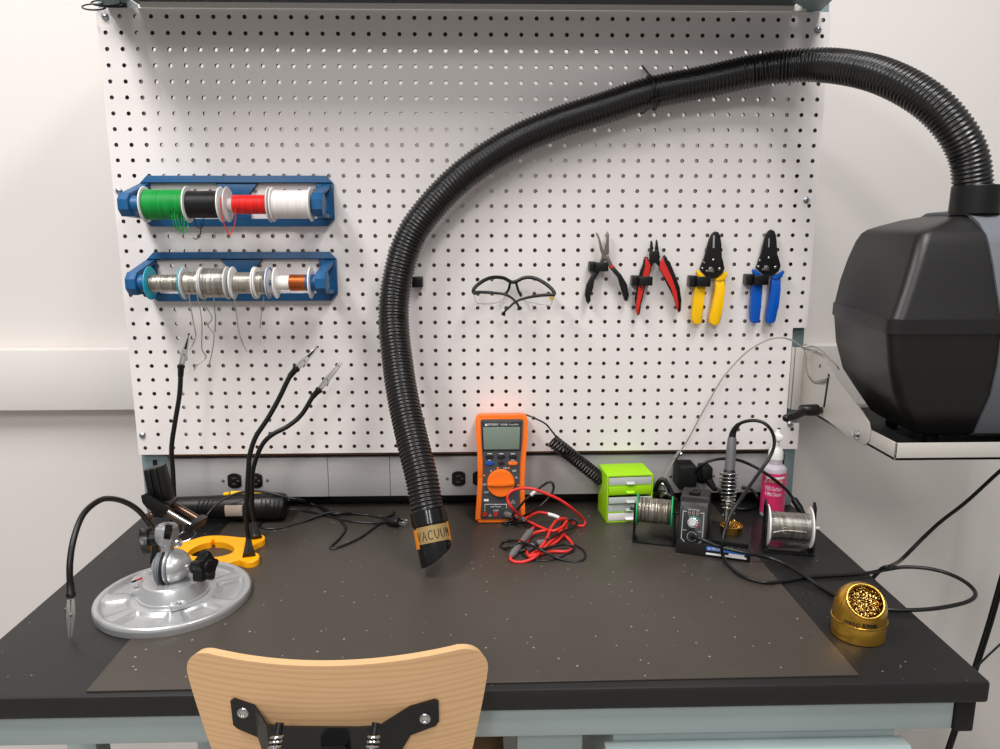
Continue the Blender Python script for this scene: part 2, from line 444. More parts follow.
# ================================================================== spool racks on the board
AX = -.075                                                # depth of the spool rods
def rack(cx, cz, az, label):
    r = thing('spool_rack', label, 'spool rack', 'blue spool racks on the pegboard')
    x0, x1, z0, z1 = cx-.163, cx+.163, cz-.0425, cz+.0425
    bb = B(); ch = .012
    bb.prism([(x0, -.0005, z1-ch), (x0+ch, -.0005, z1), (x1-ch, -.0005, z1), (x1, -.0005, z1-ch), (x1, -.0005, z1-.0125), (x0, -.0005, z1-.0125)], (0, -.009, 0), bev=.0012)
    bb.prism([(x0, -.0005, z0+.013), (x1, -.0005, z0+.013), (x1, -.0005, z0+ch), (x1-ch, -.0005, z0), (x0+ch, -.0005, z0), (x0, -.0005, z0+ch)], (0, -.009, 0), bev=.0012)
    bb.box((x0, -.009, z0+.0125), (x0+.014, -.0005, z1-.012), bev=.001)
    bb.box((x1-.030, -.008, z0+.0125), (x1, -.0005, z1-.012), bev=.001)
    a = cx-.001
    bb.prism([(a-.037, -.0005, z1-.012), (a+.037, -.0005, z1-.012), (a+.020, -.0005, z1-.030), (a+.020, -.0005, z0+.012), (a-.020, -.0005, z0+.012), (a-.020, -.0005, z1-.030)], (0, -.007, 0), bev=.001)
    bb.mi = 1
    for x in (x0+.006, x1-.006):
        for z in (z0+.016, z1-.016): bb.lathe([(0, .0022), (.0003, .0022)], (x, -.0096, z), (0, -1, 0), 10)
    bb.make('back_frame', ['rack_blue', 'slot'], r)
    oct_ = lambda x, R: [(x, AX+R*math.cos(PI/8+PI/4*k), az+R*math.sin(PI/8+PI/4*k)) for k in range(8)]
    for s_, xa, xb, xc in ((-1, -.562, -.545, -.527), (1, -.237, -.254, -.272)):
        xa += cx+.3965; xb += cx+.3965; xc += cx+.3965
        bb = B()
        bb.prism(oct_(xa, .0205), (xb-xa, 0, 0), bev=.0015)
        bb.lathe([(0, .014), (abs(xc-xb), .014)], (xb, AX, az), (-s_, 0, 0), 20)
        t = .0055
        bb.prism([(xa, -.006, cz+.030), (xa, AX-.004, az+.0185), (xa, AX-.004, az+.0145), (xa, -.006, cz+.022)], (-s_*.016, 0, 0), bev=.001)
        bb.prism([(xa, -.006, cz-.022), (xa, AX-.004, az-.0145), (xa, AX-.004, az-.0185), (xa, -.006, cz-.030)], (-s_*.016, 0, 0), bev=.001)
        if s_ < 0: bb.prism([(xa, -.006, cz+.028), (xa, AX, az+.016), (xa, AX, az-.016), (xa, -.006, cz-.028)], (-s_*.004, 0, 0), bev=.0006)
        bb.make('end_arm', 'rack_blue', r)
    bb = B(); bb.cyl((cx-.135, AX, az), (cx+.128, AX, az), .0042, seg=14); bb.make('rod', 'rod', r)
    return r
rack(-.3965, 1.330, 1.3225, 'upper blue spool rack carrying thick green, black, red and white wire')
rack(-.3965, 1.2015, 1.1955, 'lower blue spool rack carrying thin silver wire and a copper spool')

def wound(bb, x0, x1, r, y, z, pitch=.0012, jig=.0):
    n = max(3, int(abs(x1-x0)/pitch)); pr = []
    for i in range(n*4+1):
        t = i/(n*4); pr.append((t*(x1-x0), r+pitch*.35*abs(math.sin(PI*i/4))+jig*random.uniform(-1, 1)*(i % 4 == 0)))
    bb.lathe(pr, (x0, y, z), (1, 0, 0), 28)
def hollow(bb, x, t, R, r, y, z, seg=36):                 # flange disc with a bore
    pr = [(0, r), (0, R-.0006), (.0006, R), (t-.0006, R), (t, R-.0006), (t, r)]
    bb.lathe(pr, (x, y, z), (1, 0, 0), seg, cap=False)
    bb.lathe([(0, r), (t, r)], (x, y, z), (1, 0, 0), 20, cap=False)
def xat(px, y, az): return P(px, y, AX).x
def spool(az, row, x0, x1, R, r, wire, flange, label, group, pitch=.0012, w0=None, w1=None, ft=.0022, flange2=None, jig=.0, core=.0078, corem=None, tails=None, tail_r=.0010):
    s_ = thing('wire_spool', label, 'wire spool', group)
    X0, X1 = xat(x0, row, az), xat(x1, row, az)
    W0 = xat(w0, row, az) if w0 else X0+ft+.0003; W1 = xat(w1, row, az) if w1 else X1-ft-.0003
    bb = B(); hollow(bb, X0, ft, R, .0046, AX, az); bb.make('flange', flange, s_)
    bb = B(); hollow(bb, X1-ft, ft, R, .0046, AX, az); bb.make('flange', flange2 or flange, s_)
    bb = B(); bb.lathe([(0, core), (X1-X0-2*ft-.0002, core)], (X0+ft+.0001, AX, az), (1, 0, 0), 20, cap=False); bb.make('core', corem or flange, s_)
    bb = B(); wound(bb, W0, W1, r, AX, az, pitch, jig)
    bb.make('wire_winding', wire, s_, ang=80)
    for t in (tails or []):
        bb = B(); bb.tube(smooth_path([P(x, y, yy) for x, y, yy in t], 6), tail_r, 8); bb.make('wire_end', wire, s_)
    if 'blue' in label:
        bb = B(); bb.tube([V((X1+.0004, AX+(R-.0012)*math.cos(a), az+(R-.0012)*math.sin(a))) for a in [k*2*PI/36 for k in range(36)]], .0009, 6, closed=True); lab(bb.make('flange_edge', 'blue_edge', s_), 'blue flange edge')
    return s_
g1 = 'spools on the upper rack'; A1 = 1.3225
f_ = AX-.022
spool(A1, 205, 145, 189, .0292, .0235, 'green_wire', 'white_plastic', 'spool of thick green wire on the upper rack', g1, .0016,
      tails=[[(172, 214, AX-.024), (173, 222, AX-.024), (177, 229, AX-.02), (181, 225, AX-.018), (182, 214, AX-.02)], [(177, 214, AX-.024), (179, 224, AX-.024), (184, 233, AX-.02), (188, 228, AX-.018), (187, 222, AX-.01)], [(174, 212, AX-.025), (176, 223, AX-.025), (180, 231, AX-.02), (184, 226, AX-.02), (184, 214, AX-.02)]], tail_r=.0009)
spool(A1, 205.5, 187.5, 222.5, .0285, .0215, 'black_wire', 'white_plastic', 'spool of thick black wire on the upper rack', g1, .0014,
      tails=[[(194, 216, AX-.022), (196, 225, AX-.02), (199, 228, AX-.018), (203, 226, AX-.02), (204, 216, AX-.022)], [(201, 222, AX-.02), (200.5, 233, AX-.015), (198, 238, AX-.015), (195.5, 239, AX-.017), (193, 238, AX-.02)]], tail_r=.0008)
spool(A1, 206, 227.5, 271, .0285, .0150, 'red_wire', 'clear_plastic', 'half empty spool of red wire on the upper rack', g1, .0014, w0=234, w1=267, core=.0105, corem='white_plastic',
      tails=[[(220.5, 197, AX-.028), (221.5, 212, AX-.029), (224, 224, AX-.026), (228, 233, AX-.022), (229, 235.5, AX-.02), (233, 229, AX-.018), (235.5, 220, AX-.017), (235.5, 208, AX-.016)]], tail_r=.0008)
spool(A1, 206, 272.5, 312, .0275, .0225, 'white_wire', 'white_plastic', 'spool of white wire at the right end of the upper rack', g1, .0012)
g2 = 'spools on the lower rack'; A2 = 1.1955
spool(A2, 286, 150, 184.5, .0275, .0135, 'solder', 'teal', 'spool of silver wire between two turquoise flanges', g2, .0012, jig=.0008)
spool(A2, 286.5, 184.6, 203, .0268, .0185, 'solder', 'clear_plastic', 'narrow clear spool of silver wire touching the turquoise one', g2, .0011, jig=.0004,
      tails=[[(189, 294, AX-.021), (190, 303, AX-.02), (192.5, 317, AX-.02), (195, 330, AX-.022), (195.6, 337, AX-.022), (192.5, 345, AX-.025), (189, 350, AX-.03)], [(197, 294, AX-.021), (198.5, 302, AX-.02), (201.5, 318, AX-.02), (202, 332, AX-.02), (202, 349, AX-.02), (206, 357, AX-.015), (197, 365, AX-.02), (194, 370, AX-.02)]])
spool(A2, 287, 203.6, 229, .0272, .0235, 'solder_dark', 'clear_plastic', 'full clear spool of darker thick solder in the lower rack', g2, .0019, flange2='clear_plastic', jig=.0003,
      tails=[[(204, 298, AX-.025), (206, 306, AX-.02), (212, 318, AX-.02), (208, 325, AX-.02), (211, 330, AX-.02), (214, 335, AX-.02), (213, 347, AX-.02), (209.6, 363, AX-.02), (208, 367, AX-.02)], [(213.6, 293, AX-.0265), (214.6, 310, AX-.02), (215.5, 318, AX-.02), (215, 332, AX-.02)]])
spool(A2, 287.5, 233, 256, .0268, .0175, 'solder', 'white_plastic', 'white flanged spool of fine solder under the rack brace', g2, .0011, w0=237, w1=253,
      tails=[[(234, 296, AX-.02), (235.2, 303, AX-.02), (237, 318, AX-.02), (238.5, 330, AX-.02), (242, 341.6, AX-.02), (247, 352, AX-.02)]])
spool(A2, 287.5, 256.6, 270, .0262, .0185, 'solder', 'white_plastic', 'narrow solder spool with one blue edged flange', g2, .0011, flange2='clear_plastic', w1=265,
      tails=[[(263.8, 296, AX-.02), (263.4, 301, AX-.018), (261.6, 312, AX-.018), (260, 328, AX-.018)]], tail_r=.0008)
spool(A2, 287, 276, 312, .0262, .0135, 'copper', 'white_plastic', 'nearly empty white spool of copper wire on the lower rack', g2, .0008, w0=290.5, w1=308, core=.0118, corem='white_plastic')

# ================================================================== hand tools hanging on the board
def pc(pts, ox, oy, k, Y): return [P(ox+x/k, oy+y/k, Y) for x, y in pts]
def plate(pts, Y, th, bev, bb=None):
    bb = bb or B(); bb.prism(pts, (0, -th, 0), bev=bev); return bb
def clip(px0, py0, px1, py1, label, wide=True, gr='black tool clips on the pegboard'):
    c = thing('tool_clip', label, 'tool clip', gr)
    a, b_ = P(px0, py0, -.012), P(px1, py1, -.012)
    w_ = b_.x-a.x
    x2 = a.x+(w_*.36 if wide else w_)
    bb = B(); bb.box((a.x, -.020, b_.z-.001), (x2, .0, a.z+.001), bev=.0015)
    for dx in (0,): bb.cyl((a.x+.004, .004, (a.z+b_.z)/2), (a.x+.004, -.004, (a.z+b_.z)/2), .0028, seg=10)
    bb.make('peg_base', 'black', c)
    if wide:
        bb = B(); bb.box((x2-.002, -.0295, b_.z), (b_.x, -.0265, a.z), bev=.001); bb.box((x2-.002, -.0275, b_.z), (x2+.0008, -.014, a.z), bev=.0006); bb.box((b_.x-.0025, -.0285, b_.z+.001), (b_.x, -.0015, a.z-.001), bev=.001)
        bb.box((x2, -.0034, b_.z+.001), (b_.x, -.0006, a.z-.001), bev=.0006)
        bb.make('grip_band', 'black', c)
    return c
clip(589, 262, 606.7, 270.8, 'black clip holding the long nose pliers')
clip(631.7, 276, 650.4, 285, 'black clip holding the red handled cutters')
clip(689, 276, 707.6, 286, 'black clip holding the yellow wire stripper')
clip(745.3, 274.6, 765, 284.3, 'black clip holding the blue wire stripper')
clip(412, 277.3, 423, 286.6, 'empty black clip half hidden behind the hose', wide=False)

YT = -.010
o1 = (570, 220, 6.808)
t = thing('long_nose_pliers', 'bent nose pliers with black handles and a red neck band', 'pliers')
bb = B()
plate(pc([(172, 90), (180, 86), (190, 95), (203, 130), (217, 180), (240, 235), (252, 262), (246, 282), (232, 272), (215, 235), (203, 205), (197, 165), (189, 125), (181, 100)], *o1, YT-.004), YT-.004, .005, .0008, bb)
plate(pc([(246, 84), (254, 78), (262, 95), (262, 160), (263, 215), (255, 250), (238, 262), (226, 290), (206, 290), (204, 276), (222, 235), (236, 214), (244, 150), (245, 106)], *o1, YT), YT, .005, .0008, bb)
plate(pc([(244, 236), (262, 240), (272, 275), (293, 312), (266, 324), (246, 290), (240, 262)], *o1, YT-.003), YT-.003, .004, .0006, bb)
bb.cyl(P(570+238/6.808, 220+254/6.808, YT-.010)+V((0, .004, 0)), P(570+238/6.808, 220+254/6.808, YT-.010)+V((0, -.001, 0)), .0032, seg=16)
bb.make('jaws', 'steel_dark', t)
bb = B(); plate(pc([(264, 318), (292, 306), (300, 321), (272, 334)], *o1, YT-.002), YT-.002, .008, .001); bb = plate(pc([(264, 318), (292, 306), (300, 321), (272, 334)], *o1, YT-.002), YT-.002, .008, .001); lab(bb.make('neck_band', 'red_grip', t), 'red neck band')
bb = plate(pc([(215, 300), (232, 306), (196, 350), (162, 408), (141, 462), (136, 508), (138, 545), (122, 572), (108, 556), (97, 505), (108, 440), (135, 385), (165, 345)], *o1, YT), YT, .009, .003); bb.make('handle', 'black', t)
bb = plate(pc([(272, 332), (300, 320), (345, 370), (382, 432), (397, 505), (390, 545), (376, 553), (362, 538), (364, 490), (345, 430), (322, 392), (292, 356)], *o1, YT), YT, .009, .003); bb.make('handle', 'black', t)

t = thing('flush_cutters', 'flush cutters with red and black curved handles', 'cutters')
bb = B()
plate(pc([(546, 145), (552, 138), (558, 150), (562, 200), (572, 225), (604, 255), (612, 300), (604, 320), (578, 284), (548, 262), (536, 240), (540, 205)], *o1, YT-.003), YT-.003, .005, .0008, bb)
plate(pc([(581, 140), (588, 134), (594, 150), (596, 200), (610, 250), (590, 268), (560, 300), (542, 335), (532, 310), (540, 262), (565, 225), (580, 200)], *o1, YT), YT, .005, .0008, bb)
plate(pc([(545, 205), (598, 205), (612, 255), (578, 284), (536, 262)], *o1, YT-.004), YT-.004, .005, .0008, bb)
bb.make('jaws', 'tool_black', t)
bb = B(); p = P(570+570/6.808, 220+210/6.808, YT-.009); bb.lathe([(0, .0022), (.0015, .0022), (.002, .0015)], p, (0, -1, 0), 14); lab(bb.make('rivet', 'steel', t), 'bright rivet')
for back, front in (([(500, 256), (510, 248), (524, 252), (549, 300), (546, 345), (512, 430), (480, 560), (470, 640), (455, 649), (442, 600), (437, 530), (455, 440), (488, 350)],
                     [(507, 262), (520, 256), (547, 308), (543, 350), (506, 440), (476, 560), (466, 640), (453, 642), (447, 580), (464, 460), (490, 390), (513, 320)]),
                    ([(628, 246), (640, 238), (650, 248), (662, 290), (708, 365), (740, 460), (753, 540), (748, 615), (735, 629), (722, 605), (714, 550), (690, 470), (648, 392), (614, 350), (606, 305)],
                     [(623, 258), (634, 254), (642, 300), (690, 390), (724, 490), (737, 570), (733, 622), (724, 606), (714, 545), (684, 462), (646, 386), (613, 345), (608, 305)])):
    bb = plate(pc(back, *o1, YT), YT, .009, .003); h = bb.make('handle', 'black', t)
    bb = plate(pc(front, *o1, YT-.007), YT-.007, .0035, .0012); lab(bb.make('grip', 'red_grip', h), 'red grip inlay')

o2 = (680, 220, 6.808)
def stripper(name_label, blade, leftp, rightp, spur_l, spur_r, grip, holes, notch, mark):
    t = thing('wire_stripper', name_label, 'wire stripper', 'wire strippers on the pegboard')
    bb = plate(pc(blade, *o2, YT-.001), YT-.001, .005, .0008)
    bb.make('blade', 'tool_black', t)
    bb = B()
    for x, y, r in holes:
        p = P(o2[0]+x/o2[2], o2[1]+y/o2[2], YT-.0062); bb.lathe([(0, r), (.0012, r), (.0018, r*.6)], p, (0, -1, 0), 14)
    bb.make('rivet', 'steel', t)
    bb = plate(pc(notch, *o2, YT-.0061), YT-.0061, .0006, .0001); lab(bb.make('return_spring', 'steel', t), 'bright steel spring plate')
    bb = plate(pc(mark, *o2, YT-.0061), YT-.0061, .0003, 0); lab(bb.make('gauge_mark', 'ink_grey', t), 'pale gauge marking')
    for q, s_ in ((leftp, spur_l), (rightp, spur_r)):
        bb = plate(pc(q, *o2, YT+.001), YT+.001, .010, .0032); plate(pc(s_, *o2, YT), YT, .0115, .0018, bb); bb.make('handle', grip, t)
stripper('wire stripper with yellow handles',
  [(222, 84), (237, 77), (258, 84), (270, 112), (276, 160), (276, 250), (290, 290), (298, 328), (286, 360), (240, 396), (195, 396), (150, 362), (130, 335), (140, 300), (166, 258), (176, 200), (192, 135), (208, 98)],
  [(104, 390), (140, 386), (166, 400), (164, 450), (152, 550), (142, 690), (128, 704), (106, 709), (82, 700), (72, 680), (73, 630), (82, 555), (96, 450)],
  [(234, 404), (268, 392), (298, 398), (296, 460), (284, 580), (264, 695), (248, 712), (226, 716), (204, 708), (190, 690), (194, 650), (214, 560), (226, 470)],
  [(102, 350), (110, 340), (120, 343), (166, 388), (164, 402), (140, 396), (112, 392)], [(310, 348), (314, 364), (296, 402), (250, 415), (232, 402), (262, 390), (292, 368)],
  'yellow_grip', [(226, 272, .0022), (165, 290, .0018), (152, 330, .002), (270, 333, .0028), (183, 348, .0016)], [(188, 350), (198, 322), (212, 318), (226, 330), (234, 358)], [(225, 105), (238, 105), (234, 190), (222, 190)])
stripper('wire stripper with blue handles',
  [(596, 74), (613, 64), (636, 74), (648, 105), (652, 165), (652, 232), (668, 270), (680, 312), (666, 348), (622, 380), (572, 376), (527, 342), (512, 325), (525, 286), (547, 246), (556, 190), (571, 122), (584, 90)],
  [(486, 382), (520, 374), (548, 390), (548, 450), (540, 560), (531, 688), (518, 698), (496, 702), (474, 692), (466, 674), (468, 620), (474, 520), (482, 430)],
  [(612, 394), (645, 380), (675, 388), (671, 470), (657, 590), (640, 682), (626, 698), (604, 704), (584, 696), (573, 676), (580, 640), (594, 560), (604, 470)],
  [(484, 344), (490, 332), (502, 335), (548, 378), (546, 392), (522, 386), (494, 382)], [(694, 342), (696, 356), (676, 392), (632, 405), (612, 392), (642, 378), (674, 358)],
  'blue_grip', [(604, 258, .0022), (545, 276, .0018), (533, 318, .002), (650, 322, .0028), (563, 338, .0016)], [(564, 340), (576, 312), (592, 308), (606, 320), (612, 348)], [(602, 125), (610, 125), (608, 185), (600, 185)])

# ---- safety glasses hung with their temples folded across the front
t = thing('safety_glasses', 'clear safety glasses with a black half frame on the pegboard', 'safety glasses')
def gp(pts, f): return [P(465+x/10, 265+y/10, f(x)) for x, y in pts]
fy = lambda x: -.018-.030*(1-min(1, abs(x-490)/400)**1.6)*-1-.034 if 0 else -.052+.034*(1-min(1, abs(x-490)/410)**2)
bb = B()
br = smooth_path(gp([(84, 285), (92, 235), (150, 180), (230, 136), (310, 122), (390, 132), (445, 162), (480, 172), (520, 160), (580, 132), (650, 124), (730, 144), (820, 198), (880, 256), (896, 300)], fy), 6)
bb.tube(br, .0033, 10); bb.make('brow_frame', 'frame_black', t)
for q in ([(450, 178), (440, 230), (425, 262), (405, 290)], [(512, 178), (525, 230), (540, 270), (562, 316)]):
    bb = B(); bb.tube(smooth_path(gp(q, lambda x: -.016), 5), .0023, 8); bb.make('nose_piece', 'frame_black', t)
ty = lambda x: -.056
for q in ([(78, 282), (150, 272), (280, 278), (390, 292), (460, 325), (510, 372), (538, 415), (545, 450)], [(900, 298), (780, 302), (680, 315), (590, 335), (510, 366), (445, 420), (395, 470), (380, 505)]):
    pts = [P(465+x/10, 265+y/10, -.058-(.004 if q[0][0] > 500 else 0)) for x, y in q]
    sm = smooth_path(pts, 6); n = len(sm)
    bb = B(); bb.tube(sm, lambda i: .0031-.0012*min(1, i/(n*.6))+(.0016 if i > n-7 else 0), 8); bb.make('temple', 'frame_black', t)
for q, nm in (([(100, 285), (103, 340), (130, 385), (250, 385), (330, 370), (380, 330), (420, 270), (445, 190), (390, 138), (310, 126), (230, 142), (150, 186)], 0),
          ([(885, 300), (878, 350), (850, 402), (760, 395), (660, 375), (590, 350), (545, 290), (520, 190), (580, 138), (650, 130), (730, 150), (820, 204)], 0)):
    pts = gp(q, fy); pts = smooth_path(pts, 3, closed=True)
    c = sum(pts, V())/len(pts); c.y = sum(p.y for p in pts)/len(pts)-.004
    bb = B(); v_ = [bb.v(p) for p in pts]; w_ = [bb.v(p.lerp(c, .5)+V((0, -.002, 0))) for p in pts]; cc = bb.v(c)
    n = len(pts)
    for i in range(n): bb.f([v_[i], v_[(i+1) % n], w_[(i+1) % n], w_[i]]); bb.f([w_[i], w_[(i+1) % n], cc])
    l = bb.make('lens', 'lens', t)
    bb = B(); bb.tube(pts[:len(pts)*6//12], .0006, 6); bb.make('lens_edge', 'lens_rim', l)
bb = B(); q = gp([(842, 322), (886, 318), (882, 345), (868, 372), (862, 345), (842, 348)], lambda x: -.038); bb.prism(q, (0, .0006, 0)); lab(bb.make('sticker', 'yellow_mark', t), 'small yellow sticker')

# ================================================================== fume extractor on its bracket shelf
fe = thing('fume_extractor', 'black barrel shaped fume extractor with a grey centre band', 'fume extractor')
xc = .800
# (height, left x at the near side, left x at the far side, near y, far y)
RG = [(.984, .662, .666, -.286, -.150), (.990, .653, .658, -.296, -.143), (1.02, .624, .642, -.311, -.125), (1.055, .598, .620, -.331, -.115), (1.10, .579, .608, -.344, -.108), (1.1435, .568, .603, -.3505, -.105)]
RG2 = [(1.1635, .572, .602, -.3505, -.105), (1.20, .588, .605, -.340, -.110), (1.235, .601, .611, -.331, -.117), (1.262, .611, .617, -.322, -.125), (1.275, .617, .621, -.316, -.133), (1.281, .624, .625, -.309, -.142)]
CAPK = [(.9, 1.2875), (.75, 1.2955), (.5, 1.304), (.25, 1.3085), (.06, 1.309)]
def ring(z, xn, xf, y0, y1, off=0., r=.016, n=6):
    x0 = (xn+xf)/2; w_, h_ = 2*(xc-x0)+2*off, (y1-y0)+2*off
    return [V((xc+x+((xn-xf)*(-y/h_) if x < 0 else 0), (y0+y1)/2+y, z)) for x, y in rrect(w_, h_, r, n)]
def upper(off):
    top = [ring(*g, off=off) for g in RG2]; c0 = top[-1]
    for k, z in CAPK: top.append([V((xc+(p.x-xc)*k, -.225+(p.y+.225)*k, z+off)) for p in c0])
    return top
bb = B(); bb.loft([ring(*g) for g in RG]); bb.make('lower_shell', 'extractor', fe, ang=30)
bb = B(); bb.loft(upper(0)); bb.make('upper_shell', 'extractor', fe, ang=30)
for fx__, fy__ in ((.69, -.27), (.69, -.165), (.91, -.27), (.91, -.165)):
    bb = B(); bb.lathe([(0, .008), (.0005, .0095), (.0182, .0105)], (fx__, fy__, .9668), (0, 0, 1), 18); bb.make('foot', 'black', fe)
g_ = (.568, .603, -.3505, -.105)
bb = B(); bb.loft([ring(z, *g_, off=o_) for z, o_ in ((1.1432, .0003), (1.1436, .0022), (1.1632, .0022), (1.1636, .0003))]); bb.make('seam_belt', 'extractor', fe)
# grey centre band: wraps round front, top and back
bb = B(); bb.loft([ring(*g, off=.0035) for g in RG]+upper(.0035))
for px_, n_ in ((.7215, (-1, 0, -.11)), (.8785, (1, 0, -.11))):
    bmesh.ops.bisect_plane(bb.bm, geom=bb.bm.verts[:]+bb.bm.edges[:]+bb.bm.faces[:], plane_co=(px_, 0, 1.135), plane_no=n_, clear_outer=True)
    ed = [e for e in bb.bm.edges if e.is_boundary and all(abs((v_.co-V((px_, 0, 1.135))).dot(V(n_))) < 1e-5 for v_ in e.verts)]
    bmesh.ops.holes_fill(bb.bm, edges=ed)
lab(bb.make('centre_band', 'band_grey', fe, ang=30), 'grey centre band')
bb = B(); ca = P(974, 212, -.262); bb.lathe([(-.002, .0325), (.036, .0318), (.0375, .0305), (.0375, .0255)], (ca.x, ca.y, 1.306), (0, 0, 1), 32); bb.make('hose_collar', 'black', fe)

# shelf that carries it, bolted to the bench upright
es = thing('bracket_shelf', 'beige steel bracket shelf holding the black extractor', 'bracket shelf')
bb = B()
bb.box((.608, -.325, .958), (.985, -.03, .9615)); bb.box((.608, -.325, .9575), (.985, -.3225, .9835), bev=.0006); bb.box((.608, -.325, .9575), (.6105, -.03, .9835), bev=.0006); bb.box((.9825, -.325, .9575), (.985, -.03, .9835), bev=.0006)
bb.make('tray', 'beige', es)
bb = B()
q = [PX(x, y, .6055) for x, y in ((806, 344), (815, 347), (836, 378), (862, 412), (868.5, 422), (870, 430), (868.5, 441), (864, 446), (858, 443), (822, 416.5), (803, 412.5))]
q[0].y = q[-1].y = -.002
bb.prism(q, (.0022, 0, 0), bev=.0004)
bb.make('side_plate', 'beige', es)
bb = B(); q2 = [V((.983+.002, p.y, p.z)) for p in q]; bb.prism(q2, (.0022, 0, 0), bev=.0004); bb.make('side_plate', 'beige', es)
bb = B(); za, zb = P(805, 347, 0).z, P(805, 409, 0).z
bb.box((.590, -.006, zb), (.6055, -.003, za), bev=.0006); bb.box((.585, -.006, zb+.002), (.5885, .013, za), bev=.0005)
bb.make('back_plate', 'beige', es)
bb = B(); p0, p1 = PX(829, 374, .6053), PX(824, 407, .6053); bb.prism([p0+V((0, -.003, 0)), p0+V((0, .003, 0)), p1+V((0, .003, 0)), p1+V((0, -.003, 0))], (-.0004, 0, 0)); q3 = PX(820, 366, .6053); bb.box((q3.x-.0004, q3.y-.002, q3.z-.003), (q3.x, q3.y+.002, q3.z+.003))
bb.make('slot', 'slot', es)
bb = B(); p = PX(857.5, 433.5, .6055); bb.lathe([(0, .009), (.0015, .009)], p, (-1, 0, 0), 20); bb.lathe([(.0015, .0062), (.007, .0062), (.008, .005)], p, (-1, 0, 0), 6); bb.make('bolt', 'chrome', es)
bb = B()
h = PX(822, 410, .6055); h = V((.6055, h.y, h.z)); bb.lathe([(0, .0055), (.008, .0055)], h, (-1, 0, 0), 14); lab(bb.make('clamp_stud', 'rod_brown', es), 'rusty threaded stud')
bb = B(); bb.lathe([(.007, .0095), (.009, .0105), (.036, .0095), (.038, .008)], h, (-1, 0, 0), 18)
tip = P(786, 418, h.y-.028); k = [h+V((-.030, 0, 0)), h+V((-.037, -.006, -.002)), (h+V((-.037, -.010, -.004))).lerp(tip, .5), tip]
bb.tube(smooth_path(k, 6), lambda i: .0085-.0025*i/18, 12); bb.sphere(tip, .0062, u=12, v=8)
bb.make('clamp_lever', 'black', es)
bb = B(); bb.box((.6125, -.3215, .9625), (.981, -.04, .9665)); 
tag(bb.make('shelf_liner', 'mesh_mat'), 'black mesh liner under the fume extractor', 'shelf liner')

# ================================================================== corrugated hose
hz = thing('extractor_hose', 'black corrugated hose arching over the pegboard to the bench', 'hose')
hp = [(973.5, 199, -.262), (973, 187, -.262), (968.5, 156, -.262), (953.5, 127.5, -.256), (928, 101, -.235), (893, 80.5, -.195), (858, 69.5, -.145), (815, 65, -.09), (762, 69.5, -.056), (704, 82, -.044), (650, 93, -.04), (602, 108.5, -.04), (555, 124, -.042), (509, 144.5, -.044), (461, 177, -.046), (424, 216, -.048), (406, 247, -.05), (396.5, 284, -.055), (393.7, 312, -.065), (394.6, 336, -.08), (397.3, 360, -.098), (400.5, 384, -.12), (405, 408, -.142), (409.5, 428, -.16), (415, 451, -.182), (421.5, 477, -.205), (426, 502, -.224), (428.3, 512, -.231)]
path, L = resample(smooth_path([P(*p) for p in hp], 12), .00103)
n = len(path)-1
bb = B(); bb.tube(path, lambda i: .0250-.0013*math.cos(i*PI/3), 28); bb.make('corrugated_tube', 'hose', hz, ang=75)
E0 = path[-1]; dn = (path[-1]-path[-14]).normalized()
tipc = V((0, 0, 0)); tgt = P(436.8, 560.5, -.260); dn = (tgt-E0).normalized(); LN = (tgt-E0).length
bb = B(); bb.lathe([(-.003, .0256), (-.002, .0282), (.0185, .0288), (.0196, .0278), (.0199, .0266)], E0, dn, 36); bb.make('coupling', 'black_gloss', hz)
fx, fy_, _ = frame(dn)
# direction square to the axis that faces the viewer, for the slanted mouth and the tape
nv = (CAM-E0); nv = (nv-dn*nv.dot(dn)).normalized(); sv = dn.cross(nv)
if sv.x < 0: sv = -sv
bb = B(); rings = []; R_ = .0262; NS = 40
def circ(a, r): return nv*(r*math.cos(a))+sv*(r*math.sin(a))
mouth = lambda a: LN-.006-.012*math.sin(a)+.006*math.cos(a)
for fr, r in ((0, R_), (.5, R_), (.93, R_), (1., R_-.0006), (1., R_-.003), (.6, R_-.003)):
    rings.append([E0+dn*(.018+(mouth(2*PI*k/NS)-.018)*fr)+circ(2*PI*k/NS, r) for k in range(NS)])
bb.loft(rings, False, False); bb.make('nozzle', 'black_gloss', hz, ang=50)
def tape(a0, a1, s0, s1, r, m_, name, lb, th=.0006):
    bb = B(); N_ = 24
    o = [[E0+dn*s+circ(a0+(a1-a0)*k/N_, rr) for k in range(N_+1)] for s, rr in ((s0, r), (s0, r+th), (s1, r+th), (s1, r))]
    bb.loft(o+[o[0]], False, False, closed=False)
    for k in (0, N_): bb.f([bb.v(ring_[k]) for ring_ in o])
    return lab(bb.make(name, m_, hz), lb)
s0, s1 = .0215, .0470
tp = tape(-.98, 1.2, s0, s1, R_+.0003, 'tape_tan', 'tape_label', 'tan tape label lettered VACUUM')
tape(-1.75, -.96, s0+.002, s1+.006, R_+.0008, 'tape_orange', 'tape_end', 'orange tape end')
tape(1.18, 1.75, s0-.004, s1+.002, R_+.0008, 'tape_orange', 'tape_end', 'orange tape end')
bb = B()
